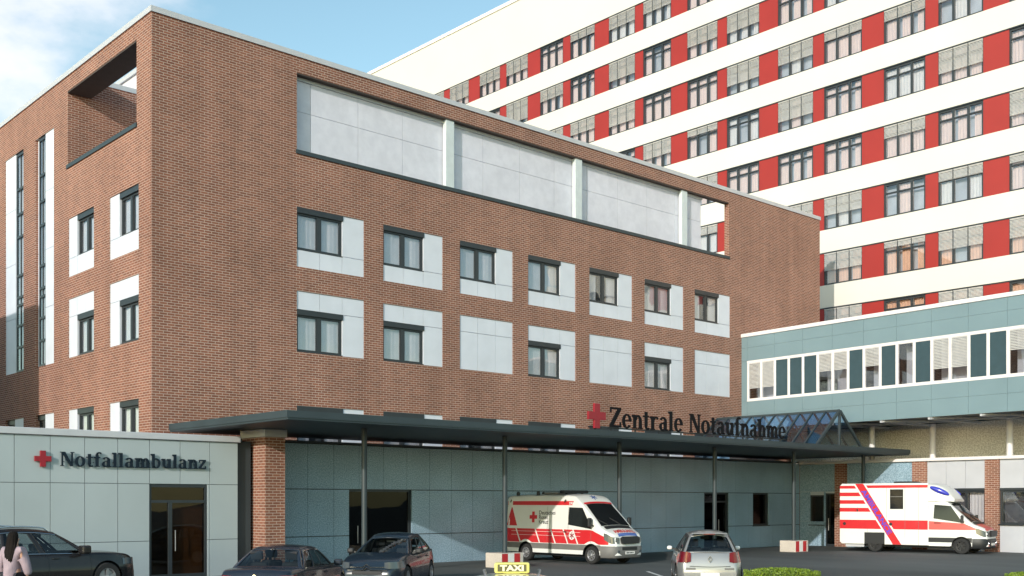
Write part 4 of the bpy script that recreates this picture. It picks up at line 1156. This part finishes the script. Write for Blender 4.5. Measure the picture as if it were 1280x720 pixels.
# ------------------------------------------------------------------ ordinary cars
def make_car(name, label, cat, px, Y, heading, P, paint):
    X = (px-640)/1368*Y; u, v = cw(X, Y); hu, hv = cw(*heading)
    t = thing(name, label, cat, (u, v, 0), math.atan2(hv, hu))
    paint = M_[paint]; wb = P['wheelbase']; xf, xr = wb/2, -wb/2; r = P['wheel_r']
    x1 = xf+P['front']; x0 = xr-P['rear']; hw = P['width']/2
    deck = lambda x: smoothtable(P['deck'], x)
    plan = [(x0, .78), (x0+.10, .87), (x0+.35, .955), (x0+.9, 1), (x1-1.0, 1), (x1-.45, .94), (x1-.15, .83), (x1, .70)]
    def W(x, z):
        w = hw*smoothtable(plan, x); zz = z/P['belt']
        return w*(1-.07*max(0, .35-zz)/.35-.085*max(0, zz-.62)/.38)
    endz = lambda x: max(0, 1-min(x-x0, x1-x)/.16)
    S = Shell(x0, x1, deck, W, lambda x: .22+.10*endz(x), [(xf, r, r+.055), (xr, r, r+.055)], lambda x: .085, .03, [.22+.09*i for i in range(10)], .06)
    gx0, gx1 = P['rw_b']+.02, P['ws_b']-.14
    wbl = W(0, P['belt']-.05)-.05
    hole = lambda x, y, z: gx0+.05 < x < gx1-.10 and abs(y) < wbl-.07 and z > deck(x)-.07
    S.mesh(lambda x, y, z: not hole(x, y, z)).build('body', paint, t, smooth=45, merge=True)
    m = MB(); m.box(x0+.25, x1-.3, -hw+.25, hw-.25, .18, .50); m.build('floor', M_['black_plastic'], t)
    for x in (xf, xr):
        for sg in (-1, 1): wheel(t, x, sg*(hw-.115), r, r, .21, sg)
    # greenhouse
    zb0, zb1 = deck(P['rw_b'])-.0, deck(P['ws_b']-.05)-.0
    wt, zr = P['roof_w'], P['roof_z']
    def bot(s): # 0 = rear, 1 = front
        x = lerp(P['rw_b'], P['ws_c'], s); return (x, W(x, deck(x)-.05)-.03, deck(x)-.02)
    def topc(s):
        x = lerp(P['rr'], P['rf'], s); return (x, wt*(1-.06*abs(2*s-1)**3), zr+P.get('arch', .05)*4*s*(1-s))
    crown = P.get('crown', .045)
    def sidep(s, tt, sg, off=0):
        b, c = bot(s), topc(s); q = 4*tt*(1-tt)*.03
        return (lerp(b[0], c[0], tt), sg*(lerp(b[1], c[1], tt)+q-off), lerp(b[2], c[2], tt))
    def endp(q, tt, front, off=0):
        s = 1 if front else 0; b, c = bot(s), topc(s); y = 1-2*q; k = 1-y*y; dr = 1 if front else -1
        bx = b[0]+dr*k*(P['ws_b']-P['ws_c'] if front else P['rw_bulge']); cx = c[0]+dr*k*(.10 if front else P['rw_bulge'])
        bz = b[2]+k*.02; cz = c[2]+k*crown; e = 4*tt*(1-tt)*.025
        return (lerp(bx, cx, tt)+dr*(e*.5-off), y*lerp(b[1], c[1], tt), lerp(bz, cz, tt)+e*.6-off*.5)
    def ring(fn, cuts, t0, t1, ns=28, ntt=10, off=.012):
        ss = sorted({round(i/ns, 4) for i in range(ns+1)} | {c for ab in cuts for c in ab}); tts = sorted({round(i/ntt, 4) for i in range(ntt+1)} | {t0, t1})
        F = MB(); panes = [MB() for _ in cuts]
        for a, b in zip(ss, ss[1:]):
            for c, d in zip(tts, tts[1:]):
                sm_, tm_ = (a+b)/2, (c+d)/2; hit = [i for i, (p, q) in enumerate(cuts) if p < sm_ < q] if t0 < tm_ < t1 else []
                if hit: panes[hit[0]].face([fn(a, c, off), fn(b, c, off), fn(b, d, off), fn(a, d, off)])
                else: F.face([fn(a, c, 0), fn(b, c, 0), fn(b, d, 0), fn(a, d, 0)])
        return F, panes
    pil = M_[P.get('pillar', 'black_plastic')] if P.get('pillar') else paint
    for sg in (-1, 1):
        F, panes = ring(lambda s, tt, o=0, sg=sg: sidep(s, tt, sg, o), P['side_cuts'], .06, .86)
        F.build('side_frame', pil, t, smooth=45, merge=True, solid=.015)
        for p in panes: p.build('side_window', M_['glass_car'], t, smooth=45)
        if P.get('trim'):
            m = MB(); s0, s1 = P['side_cuts'][0][0], P['side_cuts'][-1][1]
            m.tube([sidep(lerp(s0, s1, i/24), .05, sg, -.008) for i in range(25)], .011, 6)
            if P['trim'] > 1: m.tube([sidep(lerp(s0, s1, i/24), .88, sg, -.006) for i in range(25)], .010, 6)
            m.build('window_trim', M_['chrome'], t, smooth=50)
    for front in (True, False):
        F, panes = ring(lambda q, tt, o=0, f=front: endp(q, tt, f, o), [P['end_cut'][0] if front else P['end_cut'][1]], *(P['end_t'][0] if front else P['end_t'][1]))
        F.build('windscreen_frame' if front else 'rear_window_frame', paint, t, smooth=45, merge=True, solid=.015)
        panes[0].build('windscreen' if front else 'rear_window', M_['glass_car'], t, smooth=45)
    G = []
    for i in range(13):
        s = i/12; row = []
        c = topc(s)
        for j in range(13):
            q = j/12; y = 1-2*q; k = 1-y*y
            ex = k*(lerp(-P['rw_bulge'], .10, s)); row.append((c[0]+ex, y*c[1], c[2]+k*crown+.03*k*s*(1-s)))
        G.append(row)
    m = MB(); m.grid(G); m.build('roof', paint, t, smooth=45, solid=.02)
    # seats
    for (sx, ys) in ((P['seat_x'], (-.36, .36)), (P['seat_x']-.85, (-.40, .40))):
        for y in ys:
            m = MB(); Ms = Matrix.Translation((sx, y, .52)) @ Matrix.Rotation(R(-14), 4, 'Y')
            m.box(-.07, .07, -.24, .24, 0, .56, Ms); so_ = m.build('seat', M_['seat'], t, bevel=.05)
            m = MB(); m.box(-.05, .05, -.13, .13, .63, .80, Ms); m.box(-.015, .015, -.08, -.06, .5, .65, Ms); m.box(-.015, .015, .06, .08, .5, .65, Ms); m.build('headrest', M_['seat'], so_, bevel=.03)
    m = MB(); m.box(P['ws_c']-.55, P['ws_c']+.05, -.62, .62, .55, deck(P['ws_c'])-.06); m.build('dashboard', M_['black_plastic'], t, bevel=.06)
    m = MB(); m.box(P['rw_b']+.03, P['seat_x']-1.05, -.60, .60, .5, deck(P['rw_b'])-.07); m.build('parcel_shelf', M_['seat'], t, bevel=.03)
    m = MB(); xm = P['rf']-.12; m.box(xm, xm+.04, -.13, .13, zr-.13, zr-.05); m.build('rear_view_mirror', M_['black_plastic'], t, bevel=.015)
    for sg in (-1, 1):
        xm = P['ws_c']-.28; zm = deck(xm)+.0; y0 = W(xm, zm-.05)
        m = MB(); k_ = P.get('mir', 1); m.box(xm-.06*k_, xm+.10*k_, min(sg*(y0+.06), sg*(y0+.06+.20*k_)), max(sg*(y0+.06), sg*(y0+.06+.20*k_)), zm-.0, zm+.15*k_); mo = m.build('mirror', M_[P.get('mirror', '')] if P.get('mirror') else paint, t, bevel=.05)
        m = MB(); m.bar((xm+.02, sg*(y0-.05), zm+.01), (xm+.02, sg*(y0+.12), zm+.06), .05); m.build('mirror_arm', M_['black_plastic'], mo)
        for hx in P['handles']:
            z = P['belt']-.13; m = MB(); m.box(hx-.09, hx+.09, min(sg*(W(hx, z)-.01), sg*(W(hx, z)+.03)), max(sg*(W(hx, z)-.01), sg*(W(hx, z)+.03)), z-.018, z+.018); m.build('door_handle', M_[P.get('handle_mat', 'chrome')], t, bevel=.008)
        for sx in P['seams']:
            m = S.side([(sx, .32), (sx+.01, .32), (sx+.01, P['belt']-.06), (sx, P['belt']-.06)], sg, .003, 1, 6); m.build('door_seam', M_['black_plastic'], t)
        # lamps wrap the corners
        for (nm, mat, key) in (('headlamp', 'lamp', 'head'), ('tail_lamp', 'tail', 'tail')):
            xa, xb, za, zc = P[key]; Pq = []
            for i in range(7):
                x = lerp(xa, xb, i/6); Pq.append([(x, sg*(S.W(x, z)+.008), z) for z in (za, (za+zc)/2, zc)])
            xe = (x1 if key == 'head' else x0); dr = 1 if key == 'head' else -1
            for k, yy in enumerate(P[key+'_y']):
                Pq.append([(xe+dr*.012, sg*yy, lerp(z, (za+zc)/2, .18*(k))) for z in (za, (za+zc)/2, zc)])
            m = MB(); m.grid(Pq); m.build(nm, M_[mat], t, smooth=60)
    for (xe, dr, z) in ((x1, 1, .25), (x0, -1, P['plate_z'])):
        m = MB(); m.box(min(xe, xe+dr*.022), max(xe, xe+dr*.022), -.26, .26, z, z+.115); m.build('number_plate', M_['plate'], t)
    m = MB(); m.box(x1-.05, x1+.012, -.48, .48, .34 if P['grille'][0] > .4 else .3, .36); m.build('air_intake', M_['black_plastic'], t)
    z0, z1 = P['grille']; m = MB(); m.box(x1-.06, x1+.01, -.42, .42, z0, z1); m.build('grille', M_['black_plastic'], t, bevel=.02)
    return t, S, x0, x1, sidep, endp, topc

BASE = dict(side_cuts=[(.05, .30), (.335, .62), (.66, .95)], end_cut=((.05, .95), (.06, .94)), end_t=((.05, .93), (.10, .90)), handle_mat='chrome')
def P_(**k): d = dict(BASE); d.update(k); return d
# black estate-like off-roader, nose to the right, at the far left
suv = P_(wheelbase=2.95, front=.95, rear=1.10, width=1.95, wheel_r=.39, belt=1.07,
    deck=[(-2.58, .62), (-2.54, .80), (-2.42, .98), (-2.2, 1.07), (-.8, 1.06), (.75, 1.04), (1.1, 1.06), (1.7, 1.04), (2.1, .99), (2.3, .90), (2.39, .76), (2.42, .55)],
    ws_b=1.30, ws_c=.98, rw_b=-2.30, rw_bulge=.06, rf=.15, rr=-1.85, roof_w=.62, roof_z=1.60, arch=.10, seat_x=-.10, handles=(.05, -.95), handle_mat='black_plastic',
    seams=(1.0, -.15, -1.05), head=(1.95, 2.36, .72, .88), tail=(-2.2, -2.52, .80, 1.0), head_y=(.55, .42), tail_y=(.60, .45), plate_z=.66, grille=(.42, .78), trim=2, mir=1.5,
    side_cuts=[(.04, .29), (.325, .60), (.655, .96)])
t, S, x0, x1, sp_, ep_, tc_ = make_car('parked_car', 'dark brown black off roader with roof rails in front of the clinic wing', 'car', 45, 28.6, (.63, .777), suv, 'car_black')
for sg in (-1, 1):
    m = MB(); pts = [(lerp(-1.75, .0, i/12), sg*.64, tc_(lerp(.02, .92, i/12))[2]+(.07 if 0 < i < 12 else .0)) for i in range(13)]
    m.tube(pts, .020, 8); m.build('roof_rail', M_['chrome'], t, smooth=50)
# dark blue saloon seen from behind
sed = P_(wheelbase=2.72, front=.80, rear=1.02, width=1.80, wheel_r=.325, belt=.93,
    deck=[(-2.38, .66), (-2.33, .86), (-2.2, .95), (-1.75, .97), (-1.45, .965), (.6, .91), (1.0, .90), (1.6, .84), (2.0, .76), (2.12, .66), (2.16, .52)],
    ws_b=1.08, ws_c=.82, rw_b=-1.55, rw_bulge=.12, rf=.20, rr=-.92, roof_w=.575, roof_z=1.345, arch=.035, seat_x=-.05, handles=(.02, -.92), handle_mat='car_navy_h',
    seams=(.85, -.2, -1.1), head=(1.7, 2.1, .58, .70), tail=(-2.02, -2.33, .68, .86), head_y=(.50, .40), tail_y=(.62, .48), plate_z=.62, grille=(.42, .62), trim=2,
    side_cuts=[(.10, .32), (.355, .60), (.63, .93)])
M_['car_navy_h'] = M_['car_navy']
t, S, x0, x1, sp_, ep_, tc_ = make_car('parked_car', 'dark navy saloon seen from behind in front of the brick pillar', 'car', 362, 25.2, (.11, 1.0), sed, 'car_navy')
m = MB(); m.lathe([(.001, -.03), (.042, -.028), (.046, 0)], 'x', 20, (x0+.02, 0, .83)); m.build('emblem', M_['chrome'], t)
m = MB(); m.tube([(-1.3, 0, tc_(0)[2]+.01), (-1.1, 0, tc_(0)[2]+.05)], .015, 6); m.build('aerial', M_['car_navy'], t)
# dark hatchback facing us
hat = P_(wheelbase=2.61, front=.92, rear=.74, width=1.78, wheel_r=.325, belt=.96,
    deck=[(-2.05, .60), (-2.0, .82), (-1.9, .96), (-1.6, 1.0), (-.5, .97), (.55, .95), (.95, .985), (1.4, .93), (1.85, .82), (2.08, .70), (2.18, .62), (2.225, .48)],
    ws_b=1.22, ws_c=.82, rw_b=-1.80, rw_bulge=.10, rf=.02, rr=-1.25, roof_w=.58, roof_z=1.365, arch=.10, seat_x=-.12, handles=(.0, -.9), handle_mat='black_plastic', pillar='black_plastic',
    seams=(.85, -.25), head=(1.55, 2.10, .62, .80), tail=(-1.75, -2.0, .72, .98), head_y=(.60, .48), tail_y=(.58, .48), plate_z=.60, grille=(.46, .56), mirror='black_plastic', trim=0,
    side_cuts=[(.12, .42), (.46, .66), (.69, .95)])
t, S, x0, x1, sp_, ep_, tc_ = make_car('parked_car', 'dark grey blue hatchback facing the camera before the dark garage door', 'car', 488, 31.2, (-.17, -.985), hat, 'car_blue')
def chevron(zc):
    m = MB()
    for s_ in (-1, 1): m.bar((x1+.03, 0, zc+.07), (x1+.02, s_*.10, zc), .03, .03); m.bar((x1+.02, s_*.10, zc), (x1-.02, s_*.55, zc), .022, .022)
    return m
m = chevron(.58); k2 = chevron(.66); n = len(m.v); m.v += k2.v; m.f += [tuple(i+n for i in f) for f in k2.f]
m.build('emblem', M_['chrome'], t)
# silver hatchback seen from behind
cl = P_(wheelbase=2.58, front=.78, rear=.66, width=1.86, wheel_r=.31, belt=.98,
    deck=[(-1.95, .50), (-1.935, .70), (-1.90, .90), (-1.84, .985), (-1.6, 1.0), (-.5, .98), (.6, .95), (1.0, .96), (1.5, .88), (1.9, .74), (2.05, .60), (2.07, .48)],
    ws_b=1.12, ws_c=.84, rw_b=-1.80, rw_bulge=.10, rf=.12, rr=-1.42, roof_w=.575, roof_z=1.425, arch=.075, crown=.085, seat_x=-.10, handles=(.02, -.85), handle_mat='car_silver', pillar='black_plastic',
    seams=(.85, -.25, -1.1), head=(1.5, 1.95, .60, .82), tail=(-1.66, -1.93, .70, 1.0), head_y=(.5, .42), tail_y=(.64, .53), plate_z=.30, grille=(.42, .54), mirror='whitepaint', trim=0, mir=.8,
    side_cuts=[(.06, .30), (.335, .60), (.64, .95)], end_cut=((.05, .95), (.05, .95)), end_t=((.05, .93), (.03, .90)))
t, S, x0, x1, sp_, ep_, tc_ = make_car('parked_car', 'silver hatchback seen from behind beside the grassy hedge', 'car', 881, 32.4, (.10, .995), cl, 'car_silver')
m = MB()
for k, (a, b) in enumerate((((0, .085), (.05, 0)), ((.05, 0), (0, -.085)), ((0, -.085), (-.05, 0)), ((-.05, 0), (0, .085)))): m.bar((x0-.015, a[0], .80+a[1]), (x0-.015, b[0], .80+b[1]), .022, .02)
m.build('emblem', M_['chrome'], t)
m = MB(); m.tube([(x0-.004, lerp(-.56, .56, i/10), .60-.02*math.sin(math.pi*i/10)) for i in range(11)], .008, 6); m.build('tailgate_seam', M_['black_plastic'], t)
for s_ in (-1, 1):
    m = MB(); m.box(x0-.012, x0+.03, min(s_*.40, s_*.66), max(s_*.40, s_*.66), .50, .555); m.build('reflector', M_['grey_plastic'], t, bevel=.01)
m = MB(); m.box(-1.70, -1.42, -.50, .50, 1.485, 1.515); m.build('roof_spoiler', M_['car_silver'], t, bevel=.012)
m = MB(); m.box(-1.715, -1.69, -.16, .16, 1.475, 1.50); m.build('brake_lamp', M_['tail'], t)
# ivory taxi right below the camera, only its roof edge and sign in view
tx_ = P_(wheelbase=2.80, front=.85, rear=1.05, width=1.80, wheel_r=.325, belt=.95,
    deck=[(-2.45, .60), (-2.42, .86), (-2.3, .96), (-2.1, .98), (.6, .93), (1.05, .93), (1.6, .86), (2.05, .74), (2.2, .62), (2.25, .5)],
    ws_b=1.15, ws_c=.85, rw_b=-2.2, rw_bulge=.08, rf=.20, rr=-1.85, roof_w=.54, roof_z=1.31, arch=.03, seat_x=-.05, handles=(.02, -.92),
    seams=(.85, -.2, -1.1), head=(1.75, 2.2, .55, .70), tail=(-2.1, -2.4, .65, .9), head_y=(.52, .42), tail_y=(.62, .5), plate_z=.6, grille=(.4, .6), trim=0,
    side_cuts=[(.05, .30), (.33, .60), (.63, .94)])
t, S, x0, x1, sp_, ep_, tc_ = make_car('taxi_cab', 'ivory estate taxi with roof rails under the yellow taxi sign', 'taxi', 640, 15.9, (0, 1), tx_, 'car_ivory')
for sg in (-1, 1):
    m = MB(); m.tube([(-1.55, sg*.34, 1.36), (-1.5, sg*.345, 1.41), (-1.3, sg*.36, 1.425), (-.4, sg*.40, 1.43), (.0, sg*.39, 1.41), (.08, sg*.38, 1.36)], .014, 8); m.build('roof_rail', M_['rim'], t, smooth=50)
sg_ = thing('taxi_roof_sign', 'yellow taxi sign on the roof of the ivory taxi', 'sign', (*cw(0, 15.5), 1.385), math.atan2(.7408, .6717))
sg_['label'] = 'yellow taxi roof sign with pale capitals on a dark panel'
m = MB(); m.box(-.075, .075, -.25, .25, .0, .155); m.build('housing', M_['taxi_yellow'], sg_, bevel=.03)
for s_ in (-1, 1):
    m = MB(); m.box(min(s_*.074, s_*.080), max(s_*.074, s_*.080), -.205, .205, .030, .130); m.build('panel', M_['taxi_dark'], sg_)
    text_on(sg_, 'TAXI', .112, lambda x, y, s_=s_: (s_*.082, s_*(x-.165), .041+y*.98), 'taxi_text', bold=.0055, width=.33)
m = MB(); m.box(-.06, .06, -.16, .16, -.04, .001); m.build('foot', M_['black_plastic'], sg_)

# ------------------------------------------------------------------ hedge
def hedge(px, Y, lx_, ly, h, label, seed):
    rr = random.Random(seed); X = (px-640)/1368*Y; u, v = cw(X, Y)
    t = thing('hedge', label, 'hedge', (u, v, 0), -YAW, 'low clipped hedges at the front edge')
    def shape(a, b): # top of the hedge at normalised plan position
        q = max(abs(a), 0)**4+abs(b)**4; return h*(max(0, 1-q))**.28
    m = MB()
    for i in range(9000):
        while True:
            a, b = rr.uniform(-1, 1), rr.uniform(-1, 1)
            if a**4+b**4 < 1: break
        z = shape(a, b)*(1-.6*rr.random()**2.5)+rr.uniform(-.02, .025)
        if rr.random() < .3:   # flank leaves
            k = (1/(a**4+b**4))**.25 if a**4+b**4 > 0 else 1; a *= k*.98; b *= k*.98; z = rr.uniform(.05, h*.9)
        c = Vector((a*lx_, b*ly, z)); n = Vector((rr.uniform(-1, 1), rr.uniform(-1, 1), rr.uniform(.1, 1.2))).normalized()
        x = n.orthogonal().normalized(); x.rotate(Matrix.Rotation(rr.uniform(0, 6.28), 3, n)); y = n.cross(x); s = rr.uniform(.018, .034)
        m.face([c-x*s, c-y*s*.55, c+x*s*1.1, c+y*s*.55])
    m.build('foliage', M_['leaf'], t)
    m = MB()
    for i in range(40):
        a, b = rr.uniform(-.8, .8), rr.uniform(-.8, .8); m.tube([(a*lx_, b*ly, 0), (a*lx_+rr.uniform(-.1, .1), b*ly+rr.uniform(-.1, .1), shape(a, b)*.8)], [.012, .004], 5)
    m.build('stem', M_['twig'], t)
hedge(977, 30.2, 1.0, .75, .55, 'low bright green clipped hedge just right of the silver hatchback', 5)
hedge(1290, 30.4, .62, .6, .42, 'sliver of bright green hedge at the lower right corner', 9)

# ------------------------------------------------------------------ woman walking, seen from behind
def skin_obj(name, verts, edges, rad, mat, parent, root=0, sub=2):
    me = D.meshes.new(name); me.from_pydata(verts, edges, []); o = D.objects.new(name, me); COL.objects.link(o); o.parent = parent
    s = o.modifiers.new('skin', 'SKIN'); s.use_smooth_shade = True
    for i, r in enumerate(rad):
        sv = me.skin_vertices[0].data[i]; sv.radius = r if isinstance(r, tuple) else (r, r); sv.use_root = (i == root)
    b = o.modifiers.new('sub', 'SUBSURF'); b.levels = sub; b.render_levels = sub
    me.materials.append(mat); return o
def woman():
    Yp = 21.6; X = (17-640)/1368*Yp; u, v = cw(X, Yp); hu, hv = cw(.35, .94)
    t = thing('person', 'long dark haired person in a pale pink jacket walking away at the left edge', 'person', (u, v, 0), math.atan2(hv, hu)); t.scale = (1.03, 1.03, 1.03)
    V = [(0,0,.93),(0,0,1.12),(0,0,1.32),(0,0,1.42),(.02,0,1.50),(.03,0,1.57),(.03,0,1.66),
         (0,.10,.88),(.10,.10,.48),(-.02,.10,.08),(.12,.10,.03),
         (0,-.10,.88),(-.02,-.10,.48),(-.22,-.10,.12),(-.10,-.10,.04),
         (0,.17,1.38),(-.04,.24,1.12),(.06,.24,.88),(.09,.235,.80),
         (0,-.17,1.38),(.03,-.24,1.12),(.10,-.24,.90),(.14,-.235,.82)]
    E = [(0,1),(1,2),(2,3),(3,4),(4,5),(5,6),(0,7),(7,8),(8,9),(9,10),(0,11),(11,12),(12,13),(13,14),(3,15),(15,16),(16,17),(17,18),(3,19),(19,20),(20,21),(21,22)]
    Rr = [(.13,.16),(.10,.125),(.11,.15),(.09,.12),.055,(.085,.075),(.085,.075),.085,.058,.042,.035,.085,.058,.042,.035,.042,.033,.026,.030,.042,.033,.026,.030]
    skin_obj('body', V, E, Rr, M_['skin'], t)
    # fingers
    for sg, hx, hz in ((1, .10, .78), (-1, .15, .80)):
        m = MB()
        for k, (dy, ln) in enumerate(((-.03, .07), (-.01, .08), (.01, .075), (.03, .06))):
            m.tube([(hx+dy, sg*.235, hz), (hx+dy+.006, sg*.232, hz-ln*.6), (hx+dy+.02, sg*.226, hz-ln)], [.009, .008, .006], 8)
        m.tube([(hx+.03, sg*.225, hz+.03), (hx+.06, sg*.22, hz-.01), (hx+.065, sg*.218, hz-.035)], [.010, .009, .007], 8)
        m.build('fingers', M_['skin'], t, smooth=60)
    V = [(0,0,.80),(0,0,.98),(-.005,0,1.15),(0,0,1.32),(0,0,1.43),(0,.20,1.385),(-.05,.29,1.12),(.05,.285,.90),(0,-.20,1.385),(.02,-.29,1.12),(.09,-.285,.92)]
    E = [(0,1),(1,2),(2,3),(3,4),(3,5),(5,6),(6,7),(3,8),(8,9),(9,10)]
    Rr = [(.16,.24),(.155,.235),(.14,.21),(.145,.215),(.09,.11),.105,.092,.075,.105,.092,.075]
    skin_obj('jacket', V, E, Rr, M_['jacket'], t, 3)
    V = [(0,.0,.92),(0,.10,.86),(.10,.10,.48),(-.02,.10,.12),(0,-.10,.86),(-.02,-.10,.48),(-.20,-.10,.16)]
    skin_obj('trousers', V, [(0,1),(1,2),(2,3),(0,4),(4,5),(5,6)], [(.14,.17),.105,.075,.065,.105,.075,.065], M_['trousers'], t)
    hm = MB(); rows = []
    prof = [(1.765,.0,.01,.01),(1.755,.0,.05,.045),(1.73,-.005,.088,.075),(1.68,-.012,.108,.09),(1.62,-.022,.105,.096),(1.56,-.038,.09,.10),(1.50,-.055,.075,.108),(1.43,-.08,.065,.118),(1.36,-.105,.05,.122),(1.28,-.125,.042,.115),(1.20,-.14,.036,.10),(1.12,-.145,.026,.075),(1.06,-.145,.01,.03)]
    for i, (z, cx, rx_, ry_) in enumerate(prof):
        row = []
        for j in range(49):
            a_ = 2*math.pi*j/48; wv = 1+(.05*math.sin(a_*11+i*.5)+.04*math.sin(a_*17-i*.8))*min(1, i/4)
            fx = math.cos(a_); cut = .55 if (fx > .5 and 1.5 < z < 1.70) else 1
            row.append((cx+rx_*wv*fx*cut, ry_*wv*math.sin(a_), z+(.02*math.sin(a_*9) if i > 9 else 0)))
        rows.append(row)
    hm.grid(rows); hm.build('hair', M_['hair'], t, smooth=70)
    # face
    f = MB()
    for sg in (-1, 1): f.lathe([(.001, .008), (.012, .004), (.014, 0)], 'x', 12, (.108, sg*.032, 1.625))
    f.build('eye', M_['plate'], t)
    f = MB(); f.tube([(.112, 0, 1.625), (.135, 0, 1.59)], [.009, .015], 8); f.build('nose', M_['skin'], t, smooth=60)
    f = MB(); f.tube([(.105, -.025, 1.555), (.117, 0, 1.553), (.105, .025, 1.555)], [.004, .008, .004], 8); f.build('mouth', M_['cross_red'], t, smooth=60)
    for sg in (-1, 1):
        f = MB(); f.lathe([(.001, .012), (.035, .010), (.04, 0)], 'y', 12, (-.02, sg*.22, .05)) if False else f.box(-.08, .17, sg*.10-.045, sg*.10+.045, 0, .075)
        so2 = f.build('shoe', M_['black_plastic'], t, bevel=.03)
        if sg < 0: so2.location = (-.18, 0, .03)
woman()
